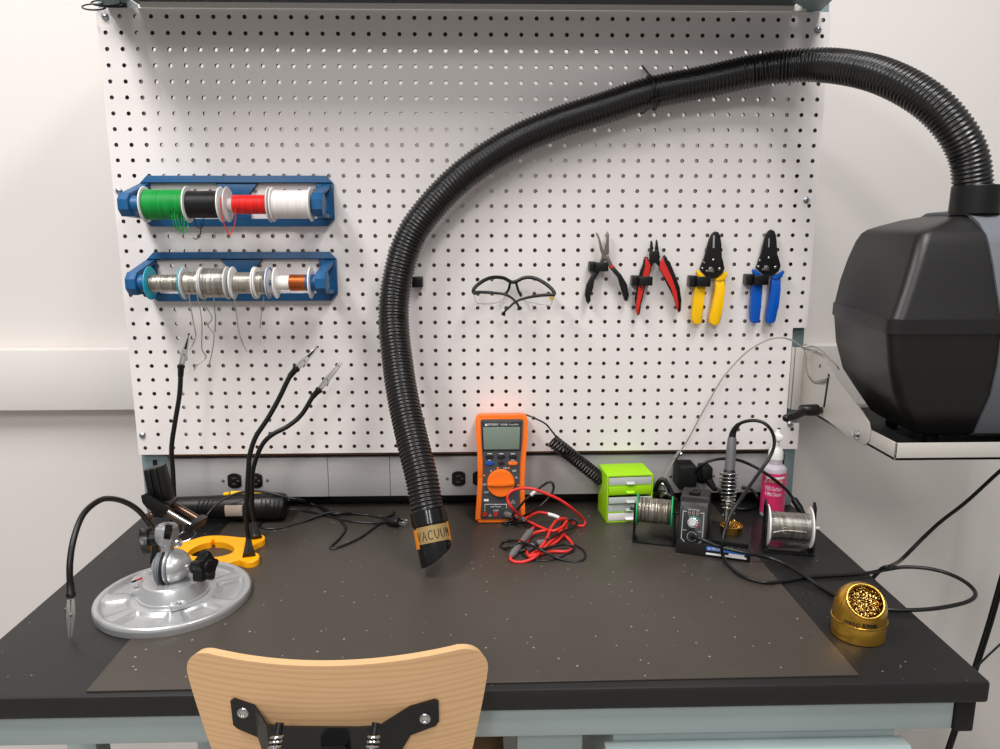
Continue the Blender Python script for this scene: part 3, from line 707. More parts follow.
# hand lettered strokes
ST = {'V': [[(0, 1), (.5, 0), (1, 1)]], 'A': [[(0, 0), (.5, 1), (1, 0)], [(.2, .4), (.8, .4)]], 'C': [[(1, .85), (.6, 1), (.15, .8), (0, .5), (.15, .15), (.6, 0), (1, .12)]], 'U': [[(0, 1), (.05, .3), (.4, 0), (.75, .1), (.95, .4), (1, 1)]], 'M': [[(0, 0), (.15, 1), (.5, .35), (.85, 1), (1, 0)]]}
for i, ch in enumerate('VACUUM'):
    a0 = -1.02+i*.365; w_ = .25; hh = .0135; base = s0+.021
    for st in ST[ch]:
        bb.tube([E0+dn*(base-hh*y+.0006*i*-.3)+circ(a0+w_*x+.06, R_+.0011) for x, y in st], .00065, 6)
lt = bb.make('lettering', 'ink_black', tp)
# tie that holds the hose to the board
bb = B()
cpt = P(652, 93, -.04); i0 = min(range(len(path)), key=lambda i: (path[i]-cpt).length); tdir = (path[i0+3]-path[i0-3]).normalized()
x, y, _ = frame(tdir)
bb.tube([path[i0]+x*(.0285*math.cos(2*PI*k/28))+y*(.0285*math.sin(2*PI*k/28)) for k in range(28)], .0016, 8, closed=True)
bb.tube(smooth_path([P(642.5, 66, .004), P(643, 67, -.004), P(647, 72, -.030), P(650, 76, -.058)], 6), .0018, 8)
bb.tube(smooth_path([P(651, 98, -.069), P(652, 102, -.062), P(648, 108, -.045), P(644.5, 112, -.016), P(640.5, 113.5, .004)], 6), .0015, 8)
bb.tube(smooth_path([P(652.5, 101, -.067), P(659, 98.5, -.071), P(668, 96.5, -.073), P(676, 95, -.075)], 5), .0013, 8)
tag(bb.make('cable_tie', 'black'), 'black tie wrapped round the hose and hooked into the board', 'cable tie')

# ================================================================== multimeter leaning on the raceway
mm = thing('multimeter', 'orange and grey digital multimeter leaning upright below the pegboard', 'multimeter')
mb0 = V((.0525, -.0635, DESK+.0042)); mtop = P(501.5, 415.5, -.042)
mz = (V((mb0.x+.001, mtop.y, mtop.z))-mb0).normalized(); mxv = V((1, -.02, 0)).normalized(); mxv = (mxv-mz*mxv.dot(mz)).normalized(); mn = mz.cross(mxv); mn = -mn if mn.y > 0 else mn
LH = (V((mtop.x, mtop.y, mtop.z))-mb0).length
k_ = .0925/304
def mp_(u, v, d=0.):               # meter face: u across, v down in the frame used for its layout, d towards the viewer
    return mb0+mxv*((u-218)*k_)+mz*(LH*(712-v)/657)+mn*d
out = [(92, 58), (345, 55), (366, 66), (374, 90), (372, 200), (360, 330), (355, 450), (358, 600), (362, 690), (350, 708), (90, 712), (72, 704), (66, 680), (74, 560), (80, 450), (80, 330), (72, 210), (66, 95), (74, 68)]
out_s = round_poly([(72, 56), (366, 53), (374, 90), (372, 200), (360, 330), (355, 450), (358, 600), (362, 710), (68, 713), (66, 680), (74, 560), (80, 450), (80, 330), (72, 210), (66, 95)], 20)
bb = B(); bb.prism([mp_(p.x, p.y, -.034) for p in out_s], mn*.034, bev=.006, seg=3); bb.make('holster', 'orange', mm)
face = [(112, 80), (332, 78), (345, 92), (342, 200), (330, 330), (326, 450), (330, 600), (334, 672), (322, 688), (110, 690), (98, 676), (104, 560), (110, 450), (110, 330), (102, 200), (98, 95)]
face_s = round_poly([(97, 79), (346, 77), (342, 200), (330, 330), (326, 450), (330, 600), (336, 688), (96, 690), (104, 560), (110, 450), (110, 330), (102, 200)], 12)
bb = B(); bb.prism([mp_(p.x, p.y, -.001) for p in face_s], mn*.0035, bev=.001); bb.make('face_plate', 'meter_grey', mm)
bb = B(); q = [(104, 92), (336, 90), (330, 268), (108, 270)]; bb.prism([mp_(u, v, .0024) for u, v in q], mn*.0012, bev=.0004); bz = bb.make('bezel', 'meter_bezel', mm)
bb = B(); q = [(112, 124), (328, 122), (324, 258), (116, 260)]; bb.prism([mp_(u, v, .0035) for u, v in q], mn*.0006, bev=.0002); lab(bb.make('screen', 'lcd', mm), 'grey green blank screen')
bb = B(); put_text(bb, 'KEYSIGHT', 62*k_, 12*k_, lambda x, y: mp_(172+x/k_, 108-y/k_*1.04, .0038)); put_text(bb, 'U1242B', 40*k_, 10*k_, lambda x, y: mp_(234+x/k_, 108-y/k_*1.04, .0038)); put_text(bb, 'True RMS', 56*k_, 8*k_, lambda x, y: mp_(290+x/k_, 108-y/k_*1.04, .0038))
bb.prism([mp_(122, 114, .0037), mp_(128, 100, .0037), mp_(134, 110, .0037), mp_(142, 98, .0037), mp_(134, 118, .0037)], mn*.0002)
lab(bb.make('lettering', 'ink_white', bz), 'white lettering above the screen')
def pill(u, v, w_, h_, m_, d=.0024, th=.0022):
    bb = B(); bb.prism([mp_(u+x, v+y, d) for x, y in rrect(w_, h_, min(w_, h_)*.48, 5)], mn*th, bev=.0005); return bb.make('button', m_, mm)
for u in (150, 218, 286): pill(u, 303, 46, 26, 'dark_button')
lab(pill(150, 344, 52, 22, 'blue_button'), 'blue button'); pill(218, 344, 36, 18, 'dark_button'); lab(pill(286, 344, 54, 22, 'orange_button'), 'orange button')
dc = mp_(216, 466, .002)
bb = B(); bb.lathe([(0, .0252), (.006, .0245), (.0075, .0232), (.0078, .0)], dc, mn, 40)
bb.prism([dc+mn*.007+mxv*(x*.001)+mz*(y*.001) for x, y in ((-23.5, 1), (-10, 2.4), (0, 3), (10, 3.4), (23.5, 4.2), (23.5, -2), (10, -2.4), (0, -3), (-10, -3.2), (-23.5, -3))], mn*.0055, bev=.0018)
dl = bb.make('dial', 'orange', mm)
bb = B(); bb.sphere(mp_(152, 476, .0112), .0014, u=10, v=6); lab(bb.make('pointer_dot', 'ink_white', dl), 'white pointer dot')
bb = B()
put_text(bb, 'V', 10*k_, 12*k_, lambda x, y: mp_(158+x/k_, 392-y/k_, .0026)); put_text(bb, 'mV', 26*k_, 14*k_, lambda x, y: mp_(132+x/k_, 522-y/k_, .0026)); put_text(bb, 'OFF', 22*k_, 11*k_, lambda x, y: mp_(121+x/k_, 476-y/k_, .0026)); put_text(bb, 'A', 12*k_, 14*k_, lambda x, y: mp_(308+x/k_, 432-y/k_, .0026)); put_text(bb, 'mA', 22*k_, 14*k_, lambda x, y: mp_(294+x/k_, 390-y/k_, .0026)); put_text(bb, 'Hz', 20*k_, 10*k_, lambda x, y: mp_(243+x/k_, 374-y/k_, .0026))
for u, v, w_, h_ in ((130, 572, 28, 14), (150, 287, 28, 4), (218, 287, 26, 4), (286, 287, 24, 4), (150, 326, 16, 4), (286, 326, 22, 4)): bb.prism([mp_(u+x, v+y, .0025) for x, y in ((-w_/2, -h_/2), (w_/2, -h_/2), (w_/2, h_/2), (-w_/2, h_/2))], mn*.0001)
put_text(bb, 'uA mA', 60*k_, 9*k_, lambda x, y: mp_(186+x/k_, 612-y/k_, .0026)); put_text(bb, 'A', 8*k_, 12*k_, lambda x, y: mp_(122+x/k_, 634-y/k_, .0026)); put_text(bb, 'COM', 30*k_, 10*k_, lambda x, y: mp_(186+x/k_, 636-y/k_, .0026))
for a, c in (((122, 598), (250, 598)), ((122, 598), (122, 622)), ((186, 598), (186, 606)), ((250, 598), (250, 622))): bb.tube([mp_(*a, .0026), mp_(*c, .0026)], .0004, 5)
bb.tube([mp_(278, 590, .0026), mp_(288, 570, .0026), mp_(298, 590, .0026)], .0004, 5, closed=True); bb.tube([mp_(145, 670, .0026), mp_(153, 656, .0026), mp_(161, 670, .0026)], .0004, 5, closed=True)
lab(bb.make('face_marking', 'ink_white', mm), 'white face symbols')
bb = B()
for u, v in ((118, 420), (198, 374), (262, 374), (318, 480)): bb.prism([mp_(u+x, v+y, .0025) for x, y in rrect(13, 9, 3, 2)], mn*.0001)
lab(bb.make('face_symbol', 'ink_orange', mm), 'orange face symbols')
for u in (121, 185, 247, 307):
    bb = B(); c = mp_(u, 658, .002); bb.lathe([(0, .0044), (.0022, .0044), (.0024, .0028), (.0012, .0024)], c, mn, 18); bb.make('jack', 'jack_red' if u != 247 else 'dark_button', mm)

# thin cord leaving the top of the meter and coiling towards the green drawers
bb = B()
cs = smooth_path([P(518, 414.5, -.024), P(526, 415, -.026), P(533, 417.5, -.03), (P(545, 423.5, -.032)), P(551, 430, -.032), P(557, 438, -.03)], 6)
bb.tube(cs, .0016, 8)
c0, c1 = P(552, 440.5, -.026), P(602, 480, -.014)
ax = (c1-c0).normalized(); x, y, _ = frame(ax); turns = 20; N_ = turns*14; hel = []
for i in range(N_+1):
    t = i/N_; a = 2*PI*turns*t+PI/2; hel.append(c0+(c1-c0)*t+x*(.0112*math.cos(a))+y*(.0112*math.sin(a)))
bb.tube(smooth_path([cs[-1], (cs[-1]+hel[0])/2+V((0, -.003, .001)), hel[0]], 4)+hel[1:], .0021, 7)
tag(bb.make('coiled_cord', 'lead_black'), 'black coiled cord stretched from the meter top to the green drawers', 'coiled cord')

# ---- test leads
def lead(pts): return smooth_path([Q(x, y, DESK+h) if len(q_) == 3 else P(x, y, q_[3]) for q_ in pts for x, y, h in [q_[:3]]], 7)
D0 = .0042
rl = thing('test_lead', 'red test lead tangled on the mat before the meter', 'test lead', 'test leads of the meter')
mjr, mjb = mp_(307, 658, .004), mp_(247, 658, .004)
wr = [mjr+mn*.034+mxv*.012, Q(537, 513, DESK+.024), Q(547, 513.5, DESK+.022), Q(559, 517.5, DESK+.017), Q(566, 525, DESK+.012), Q(564, 533, DESK+.010), Q(556, 542, DESK+.008), Q(541, 550, DESK+D0), Q(529, 555.5, DESK+D0), Q(527, 548, DESK+D0), Q(528, 539, DESK+.006), Q(536, 532.5, DESK+.010), Q(550, 530.5, DESK+.012), Q(562, 533.5, DESK+.010), Q(571, 542, DESK+D0), Q(572, 548, DESK+D0), Q(567, 551.5, DESK+D0), Q(552, 551.5, DESK+.006), Q(538, 554, DESK+.008), Q(529, 556.5, DESK+D0), Q(540, 548, DESK+.010), Q(547, 538, DESK+.014), Q(551, 528, DESK+.018), Q(557, 520.5, DESK+.02), Q(566, 519, DESK+.018), Q(576, 525, DESK+.006), Q(584, 525.5, DESK+D0), Q(583.5, 519.5, DESK+.012),
      P(572, 508.5, -.105), P(560, 500, -.112), P(548, 494.5, -.115), P(533, 489, -.115), P(520, 488.5, -.113), P(510, 492.5, -.115), P(507.5, 499.5, -.118), P(513, 509, -.12), Q(525, 519, DESK+.02), Q(540, 527, DESK+.012), Q(552, 531, DESK+.016), Q(562, 527, DESK+.018), Q(567, 521, DESK+.02), Q(572, 520, DESK+.016)]
wr2 = [Q(566, 522, DESK+.014), Q(560, 532, DESK+.014), Q(551, 541, DESK+.012), Q(543, 549, DESK+.011), Q(535, 557, DESK+.009), Q(525, 561.5, DESK+D0), Q(516, 562, DESK+D0), Q(510.5, 559.5, DESK+.0055), Q(511.5, 556.5, DESK+.007)]
bb = B(); bb.tube(smooth_path(wr, 7), .0026, 10); bb.tube(smooth_path([wr[-1]]+wr2, 7), .0026, 10); bb.make('cable', 'lead_red', rl)
bb = B(); bb.lathe([(0, .0052), (.014, .0058), (.0145, .005)], mjr, (mn+mxv*.25).normalized(), 16); bb.make('plug', 'lead_red', rl)
bb = B(); e0 = mjr+(mn+mxv*.25).normalized()*.0145; bb.lathe([(0, .0048), (.012, .0042), (.024, .0032)], e0, wr[0]-e0, 14); lab(bb.make('strain_relief', 'lead_grey', rl), 'grey strain relief')
bb = B(); bb.tube([Q(548, 514, DESK+.022), Q(553.5, 515.5, DESK+.0198), Q(559, 517.7, DESK+.017)], .0033, 10); lab(bb.make('sleeve', 'ink_white', rl), 'white cable marker')
def probe(root, a, b_, col, tipc):
    d = (b_-a).normalized(); L_ = (b_-a).length
    bb = B(); bb.lathe([(0, .0032), (.01, .0058), (L_*.42, .0062), (L_*.45, .0052), (L_*.8, .0062), (L_*.9, .0066), (L_*.92, .004), (L_, .0036)], a, d, 16); h_ = bb.make('probe', 'lead_grey', root)
    bb = B(); bb.lathe([(0, .0061), (.007, .0061)], a+d*(L_*.44), d, 16); bb.lathe([(0, .0038), (.006, .003), (.012, .002)], b_, d, 12); lab(bb.make('probe_ring', col, h_), tipc)
probe(rl, Q(510.5, 557, DESK+.007), Q(531.5, 530, DESK+.012), 'lead_red', 'red ring and tip')
bl = thing('test_lead', 'black test lead tangled on the mat before the meter', 'test lead', 'test leads of the meter')
bd = (mn+mxv*.35+mz*.15).normalized()
e1 = mjb+bd*.030
wb1 = [e1, P(525, 500.5, -.105), P(530, 496, -.103), P(537, 490, -.102), P(543, 485.5, -.102), P(549, 482, -.104), P(553, 484, -.106), P(553, 491, -.108), P(547, 499.5, -.112), P(537.5, 508, -.118), Q(524, 516, DESK+.018), Q(512, 520.5, DESK+.011), Q(503, 523, DESK+.006), Q(510, 524, DESK+D0), Q(524, 521.5, DESK+.006), Q(537, 526.5, DESK+.006), Q(550, 531, DESK+.004), Q(560, 525, DESK+.012), Q(567, 520, DESK+.022), Q(575, 519.5, DESK+.022), Q(577.5, 523, DESK+.018), Q(572, 527.5, DESK+.018), Q(562, 532, DESK+.018), Q(551, 537.5, DESK+.017), Q(543, 541.5, DESK+.012)]
wb2 = [Q(527, 552, DESK+.003), Q(521.5, 548.5, DESK+.003), Q(523, 555, DESK+.003), Q(531, 559.5, DESK+.003), Q(543, 561, DESK+.003), Q(556, 559, DESK+.003), Q(567, 554, DESK+.003), Q(574, 548, DESK+.008), Q(566, 544.5, DESK+.010), Q(552, 546.5, DESK+.013), Q(540, 549, DESK+.016), Q(526, 543, DESK+.016), Q(515, 540.5, DESK+.010), Q(505, 541.5, DESK+D0), Q(500.5, 545.5, DESK+D0), Q(504, 548.5, DESK+D0), Q(511, 547, DESK+.012), Q(520, 542.5, DESK+.017), Q(530, 545, DESK+.018), Q(543, 551, DESK+.016), Q(557, 558, DESK+.006), Q(572, 561.5, DESK+.003), Q(582, 560.5, DESK+.003), Q(585.5, 555.5, DESK+.003), Q(582, 549.5, DESK+.003), Q(572, 544.5, DESK+.003), Q(563, 545, DESK+.003)]
bb = B(); bb.tube(smooth_path(wb1, 7), .0022, 10); bb.tube(smooth_path(wb2, 7), .0022, 10); bb.make('cable', 'lead_black', bl)
bb = B(); bb.lathe([(0, .0054), (.016, .0058), (.018, .0046), (.030, .003)], mjb, bd, 16); lab(bb.make('plug', 'lead_grey', bl), 'grey plug boot')
bb = B(); bb.tube([P(531, 495.2, -.103), P(537, 490, -.102)], .0032, 10); lab(bb.make('sleeve', 'ink_white', bl), 'white cable marker')
probe(bl, Q(545, 541, DESK+.012), Q(526, 549, DESK+.007), 'lead_black', 'black ring and tip')

# ================================================================== green drawer cabinet
gd = thing('mini_drawer_unit', 'bright lime green small drawer unit standing on the mat', 'drawer unit')
o = Q(606.3, 524); o.z = DESK+.0025; eu = V((1, .075, 0)).normalized(); ev = V((-.075, 1, 0)).normalized(); Wd, Dp = .0835, .068
Hd = PX(607.5, 476, o.x).z-o.z if 0 else P(607.5, 476, o.y).z-o.z
GM = Matrix(((eu.x, ev.x, 0, o.x), (eu.y, ev.y, 0, o.y), (0, 0, 1, o.z), (0, 0, 0, 1)))
t_ = .0022
bb = B()
bb.box((0, 0, 0), (t_, Dp, Hd), GM, .0004); bb.box((Wd-t_, 0, 0), (Wd, Dp, Hd), GM, .0004); bb.box((t_, 0, Hd-t_), (Wd-t_, Dp, Hd), GM); bb.box((t_, 0, 0), (Wd-t_, Dp, t_), GM); bb.box((t_, Dp-t_, t_), (Wd-t_, Dp, Hd-t_), GM)
rows = 5; rh = (Hd-2*t_)/rows
for k in range(1, rows): bb.box((t_, 0, t_+k*rh-.0008), (Wd-t_, Dp-t_, t_+k*rh+.0008), GM)
bb.make('body', 'lime', gd)
for k, (m_, lbl, hgt, off) in enumerate((('drawer_white', 'white drawer', .95, .0), ('drawer_clear', 'clear drawer', .93, .001), ('drawer_clear', 'clear drawer', .78, -.003), ('lime', 'green drawer', .97, -.0005), ('drawer_clear', 'clear drawer', .95, 0))):
    z0 = t_+k*rh+.0012; z1 = z0+(rh-.0022)*hgt
    bb = B(); bb.box((t_+.0006, -.0004+off, z0), (Wd-t_-.0006, .0014+off, z1), GM, .0003); bb.box((t_+.0006, .0014+off, z0), (t_+.0016, Dp-.006, z1-.001), GM); bb.box((Wd-t_-.0016, .0014+off, z0), (Wd-t_-.0006, Dp-.006, z1-.001), GM); bb.box((t_+.0016, .0014+off, z0), (Wd-t_-.0016, Dp-.006, z0+.001), GM)
    d_ = lab(bb.make('drawer', m_, gd), lbl)
    bb = B(); zc = z0+.0012; bb.prism([GM @ V(p) for p in ((Wd*.40, -.0005+off, zc+.003), (Wd*.60, -.0005+off, zc+.003), (Wd*.58, -.0045+off, zc), (Wd*.42, -.0045+off, zc))], (0, 0, .0016), bev=.0004); bb.make('pull_tab', m_, d_)

# ================================================================== solder reels on stands
def reel(a_px, b_px, base, R, r, flange, wire, label, sl, gl, up, deep, stand_m='black', Rb=.006, rod_m='black', zax=None, jig=.0):
    # a_px / b_px: front corners of the stand on the bench
    A, C_ = Q(*a_px), Q(*b_px); A.z = C_.z = DESK+base
    u = (C_-A).normalized(); v = V((-u.y, u.x, 0)); W_ = (C_-A).length
    GM = Matrix(((u.x, v.x, 0, A.x), (u.y, v.y, 0, A.y), (0, 0, 1, A.z), (0, 0, 0, 1)))
    st = thing('reel_stand', sl, 'reel stand', 'reel stands on the bench')
    bb = B(); bb.box((0, 0, 0), (W_, deep, .003), GM, .0006)
    bb.mi = 1
    for fx_ in (.3, .72): bb.lathe([(0, .002), (.0003, .002)], GM @ V((W_*fx_, .008, .0031)), (0, 0, 1), 10)
    bb.make('base_plate', [stand_m, 'slot'], st)
    yc = deep*.5; za = zax or R+.008
    for x in (0, W_-.0028):
        bb = B(); bb.prism([GM @ V((x, yy, zz)) for yy, zz in ((yc-.016, .003), (yc+.016, .003), (yc+.011, up), (yc+.003, up+.004), (yc-.009, up-.002))], u*.0028, bev=.0006); bb.make('upright', stand_m, st)
    bb = B(); bb.cyl(GM @ V((-.007 if rod_m == stand_m else .001, yc, za)), GM @ V((W_+.008, yc, za)), .0026, seg=12); lab(bb.make('axle', rod_m, st), 'axle through the reel') if rod_m != stand_m else bb.make('axle', rod_m, st)
    s_ = thing('solder_reel', label, 'solder reel', 'solder reels on the bench'); ft = .0026
    x0, x1 = .0048, W_-.0048
    for x in (x0, x1-ft):
        bb = B(); o_ = GM @ V((x, yc, za)); pr = [(0, .0035), (0, R-.0006), (.0006, R), (ft-.0006, R), (ft, R-.0006), (ft, .0035)]
        bb.lathe(pr, o_, u, 40, cap=False); bb.make('flange', flange, s_)
    bb = B(); n_ = int((x1-x0-2*ft-.001)/.0011); pr = [((x1-x0-2*ft-.001)*i/(n_*4), r+.0005*abs(math.sin(PI*i/4))+random.uniform(-jig, jig)) for i in range(n_*4+1)]
    bb.lathe(pr, GM @ V((x0+ft+.0005, yc, za)), u, 32); w_ = bb.make('wire_winding', wire, s_, ang=80)
    return GM, W_, yc, za, s_, st
GM1, W1, yc1, za1, sr1, st1 = reel((632, 544), (674, 548.5), .0025, .0272, .0205, 'green_flange', 'solder', 'fat solder reel with green flanges beside the lime drawers', 'low black stand under the green flanged reel', 0, .058, .036, 'black', zax=.0535, jig=.0006)
GM2, W2, yc2, za2, sr2, st2 = reel((764, 553), (815, 557), .0006, .0335, .0222, 'white_plastic', 'solder_dark', 'large grey solder reel with white flanges near the spray bottle', 'glossy black stand under the white flanged reel', 0, .080, .045, 'black_gloss', rod_m='white_plastic', zax=.0405)
bb = B(); u2 = GM2.to_3x3() @ V((1, 0, 0)); 
bb.tube(smooth_path([GM2 @ V((.012, yc2-.0225, za2-.004)), GM2 @ V((.03, yc2-.0237, za2+.001)), GM2 @ V((.05, yc2-.0237, za2+.001)), GM2 @ V((.063, yc2-.023, za2))], 5), .0012, 8)
bb.tube(smooth_path([GM2 @ V((.030+.005*math.cos(a), yc2-.0243, za2+.001+.005*math.sin(a))) for a in (0, 1, 2, 3, 4, 5)], 4), .0008, 8)
bb.make('wire_end', 'solder', sr2)

# ================================================================== soldering station
ss = thing('soldering_station', 'black soldering station with dial, display and iron stand', 'soldering station')
A, C_ = Q(676, 554), Q(750, 564); A.z = DESK+.0025
u = (V((C_.x, C_.y, 0))-V((A.x, A.y, 0))).normalized(); v = V((-u.y, u.x, 0)); WS = (V((C_.x, C_.y, A.z))-A).length
GS = Matrix(((u.x, v.x, 0, A.x), (u.y, v.y, 0, A.y), (0, 0, 1, A.z), (0, 0, 0, 1)))
def S(x, y, z): return GS @ V((x, y, z))
DS = .128
bb = B(); bb.prism([S(0, y, z) for y, z in ((0, 0), (-.001, .004), (.0025, .0185), (.005, .0195), (.007, .0185), (.007, 0))], u*WS, bev=.0006); bb.box((0, .006, 0), (WS, DS, .006), GS, .001)
bb.box((.047, .005, .006), (.052, .045, .013), GS); bb.box((WS-.004, .005, .006), (WS, .045, .013), GS); bb.box((.047, .042, .006), (WS, DS, .013), GS, .001)
bb.make('base', 'station', ss)
bh = P(681, 501.5, S(0, .022, 0).y).z-A.z
side = [(.004, .006), (.004, .012), (.030, bh-.004), (.036, bh), (.042, bh), (.045, bh+.004), (.085, bh+.004), (.092, bh-.004), (.096, .006)]
bb = B(); bb.prism([S(0.0, y, z) for y, z in side], u*.046, bev=.003); bb.make('housing', 'station', ss)
# slanted front panel
p0, p1 = S(0, .0035, .012), S(0, .0295, bh-.004); pz = (p1-p0).normalized(); pn = u.cross(pz); pn = -pn if pn.y > 0 else pn; PL = (p1-p0).length
def SP(x, z, d=0.): return p0+u*(.023+x)+pz*(PL*z)+pn*d
bb = B(); bb.prism([SP(x, .5+z/PL, -.0004) for x, z in rrect(.039, PL*.93, .004)], pn*.0012, bev=.0004); fp = bb.make('front_panel', 'black', ss)
bb = B()
U = smooth_path([SP(-.0105, .80, .0011), SP(-.0155, .80, .0011), SP(-.0165, .77, .0011), SP(-.0165, .22, .0011), SP(-.0155, .16, .0011), SP(-.0105, .09, .0011)], 4); bb.tube(U, .0009, 6)
U = smooth_path([SP(.0105, .80, .0011), SP(.0155, .80, .0011), SP(.0165, .77, .0011), SP(.0165, .22, .0011), SP(.0155, .16, .0011), SP(.0105, .09, .0011)], 4); bb.tube(U, .0009, 6)
pa = lambda cx, cz, r, a: SP(cx+r*math.cos(a), cz+r*math.sin(a)/PL, .0011)
bb.tube([pa(0, .235, .0075, a) for a in [i*2*PI/24 for i in range(24)]], .0005, 6, closed=True)
bb.prism([SP(x, .865+z/PL, .0008) for x, z in ((-.010, -.0006), (.010, -.0006), (.010, .0006), (-.010, .0006))], pn*.0002)
for x in (-.012, .012): bb.prism([SP(x+dx, .37+z/PL, .0008) for dx, z in ((-.003, -.0005), (.003, -.0005), (.003, .0005), (-.003, .0005))], pn*.0002)
lab(bb.make('panel_marking', 'ink_grey', fp), 'grey outline printed on the panel')
bb = B(); bb.tube([pa(0, .56, .0105, a) for a in [PI*.72-i*PI*.62/14 for i in range(15)]], .0007, 6); lab(bb.make('dial_scale', 'ink_teal', fp), 'green dial scale')
bb = B(); bb.tube([pa(0, .56, .0105, a) for a in [PI*.08-i*PI*.35/8 for i in range(9)]], .0007, 6); lab(bb.make('dial_scale', 'jack_red', fp), 'red dial scale')
bb = B(); bb.prism([SP(x, .785+z/PL, .0007) for x, z in rrect(.023, .0095, .001, 2)], pn*.0006); dsp = bb.make('display', 'black_gloss', ss)
bb = B()
for i in range(3):
    x0 = -.0066+i*.0066
    for a, c in (((0, .5), (0, 1)), ((0, 0), (0, .5)), ((1, .5), (1, 1)), ((1, 0), (1, .5)), ((0, 0), (1, 0)), ((0, .5), (1, .5)), ((0, 1), (1, 1))):
        bb.tube([SP(x0+(a[0]-.5)*.0035, .785+(a[1]-.5)*.0062/PL, .0014), SP(x0+(c[0]-.5)*.0035, .785+(c[1]-.5)*.0062/PL, .0014)], .0005, 5)
lab(bb.make('digit', 'digit', dsp), 'unlit display digits')
bb = B(); bb.lathe([(0, .0088), (.002, .0088), (.0025, .0082)], SP(0, .56, .0006), pn, 28); bb.lathe([(.002, .0074), (.010, .0068), (.0108, .006), (.0108, 0)], SP(0, .56, .0006), pn, 28); lab(bb.make('knob', 'chrome', ss), 'silver dial knob')
bb = B(); bb.lathe([(0, .0062), (.004, .0058), (.0042, .004)], SP(0, .235, .0006), pn, 20); bb.make('socket', 'black_matte', ss)
bb = B(); bb.box((.012, .05, bh+.0035), (.030, .070, bh+.010), GS, .002); bb.box((.016, .055, bh+.009), (.026, .066, bh+.0125), GS, .002); bb.make('rear_cap', 'station', ss)
bb = B(); bb.box((.054, .007, .0062), (WS-.006, .040, .0066), GS); bb.make('tray_floor', 'black_gloss', ss)
bb = B()
for i in range(26):
    c = S(random.uniform(.060, WS-.010), random.uniform(.010, .036), .0074); bb.sphere(c, random.uniform(.0006, .0015), u=6, v=4)
st_ = bb.make('solder_crumbs', 'steel', ss); st_['kind'] = 'stuff'
# front lip stickers
bb = B(); zl, yl = .0075, -.0003
LS_ = lambda x, z, d=0.: S(x, -.001+.0035*(z-.004)/.0145-.0002-d, z)
bb.prism([LS_(.047, .0112), LS_(WS-.003, .0112), LS_(WS-.003, .0172), LS_(.047, .0172)], v*-.0002); sb_ = lab(bb.make('label', 'ink_blue', ss), 'blue name label on the front lip')
bb = B(); put_text(bb, 'X-TRONIC', .026, .0040, lambda x, y: LS_(.062+x, .0142+y, .0005), .01); bb.make('lettering', 'ink_white', sb_)
bb = B(); bb.prism([LS_(.047, .0045), LS_(WS-.006, .0045), LS_(WS-.006, .0074), LS_(.047, .0074)], v*-.0002); bb.prism([LS_(.082, .0076, .0003), LS_(.106, .0076, .0003), LS_(.106, .0106, .0003), LS_(.082, .0106, .0003)], v*-.0003); lab(bb.make('label', 'ink_white', ss), 'white label strip on the front lip')
# tin with brass wool
tn = P(730, 526, S(.083, .060, 0).y); tc = S(.082, .088, .0131)
bb = B(); bb.lathe([(0, .0180), (.006, .0192), (.007, .0196), (.012, .0192), (.0125, .0180), (.009, .0172), (.009, 0)], tc, (0, 0, 1), 36); bb.make('cleaning_tin', 'brass', ss)
bb = B()
for i in range(55):
    a, r0 = random.uniform(0, 2*PI), random.uniform(0, .0135); c = tc+V((r0*math.cos(a), r0*math.sin(a), .0105+random.uniform(0, .005)))
    n_ = V((random.uniform(-1, 1), random.uniform(-1, 1), random.uniform(-1, 1))).normalized(); x, y, _ = frame(n_); rr = random.uniform(.002, .0042)
    bb.tube([c+x*(rr*math.cos(k*PI/5))+y*(rr*math.sin(k*PI/5)) for k in range(8)], .00055, 4)
bw = bb.make('brass_wool', 'brass_wool', ss); bw['kind'] = 'stuff'
# coil holder and iron
i_top = P(732, 437.5, -.115); base_c = S(.086, .100, .013)
sp0, sp1 = P(727.5, 511, -.135), P(729.3, 474, -.118)
axs = (sp1-sp0).normalized(); x, y, _ = frame(axs); LS = (sp1-sp0).length
hel = []; turns = 10; N_ = turns*18
for i in range(N_+1):
    t = i/N_; a = 2*PI*turns*t; rr = .0095+.0055*min(1, t*1.25)
    hel.append(sp0+axs*(LS*t)+x*(rr*math.cos(a))+y*(rr*math.sin(a)))
bb = B(); bb.tube(hel, .0014, 8)
top_ring = [sp1+axs*.0008+x*(.015*math.cos(a))+y*(.015*math.sin(a)) for a in [k*2*PI/28 for k in range(28)]]
bb.tube(top_ring, .0013, 8, closed=True)
bb.tube(smooth_path([hel[0], sp0+y*.012+axs*-.004, V((sp0.x+.002, sp0.y+.03, (sp0.z+base_c.z)/2)), base_c], 6), .0016, 8)
bb.make('coil_holder', 'chrome', ss)
ir = thing('soldering_iron', 'grey and black soldering iron resting in the coil holder', 'soldering iron')
ia, ib = P(732.2, 437.5, -.100), P(729.6, 470, -.116)
idr = (ib-ia).normalized(); L1 = (ib-ia).length
bb = B(); bb.lathe([(0, .0070), (.002, .0076), (L1*.6, .0084), (L1, .0088)], ia, idr, 24); lab(bb.make('handle', 'handle_grey', ir), 'grey handle')
bb = B(); bb.lathe([(L1, .0090), (L1+.004, .0104), (L1+.020, .0108), (L1+.022, .0120), (L1+.030, .0122), (L1+.042, .0085), (L1+.046, .005)], ia, idr, 24); bb.make('grip', 'black', ir)
bb = B(); bb.lathe([(L1+.044, .0038), (L1+.085, .0034), (L1+.098, .0012)], ia, idr, 14); bb.make('tip', 'steel', ir)
bo = [ia+idr*.001, P(733, 433, -.100), P(735.5, 428, -.103), P(739, 424, -.106)]
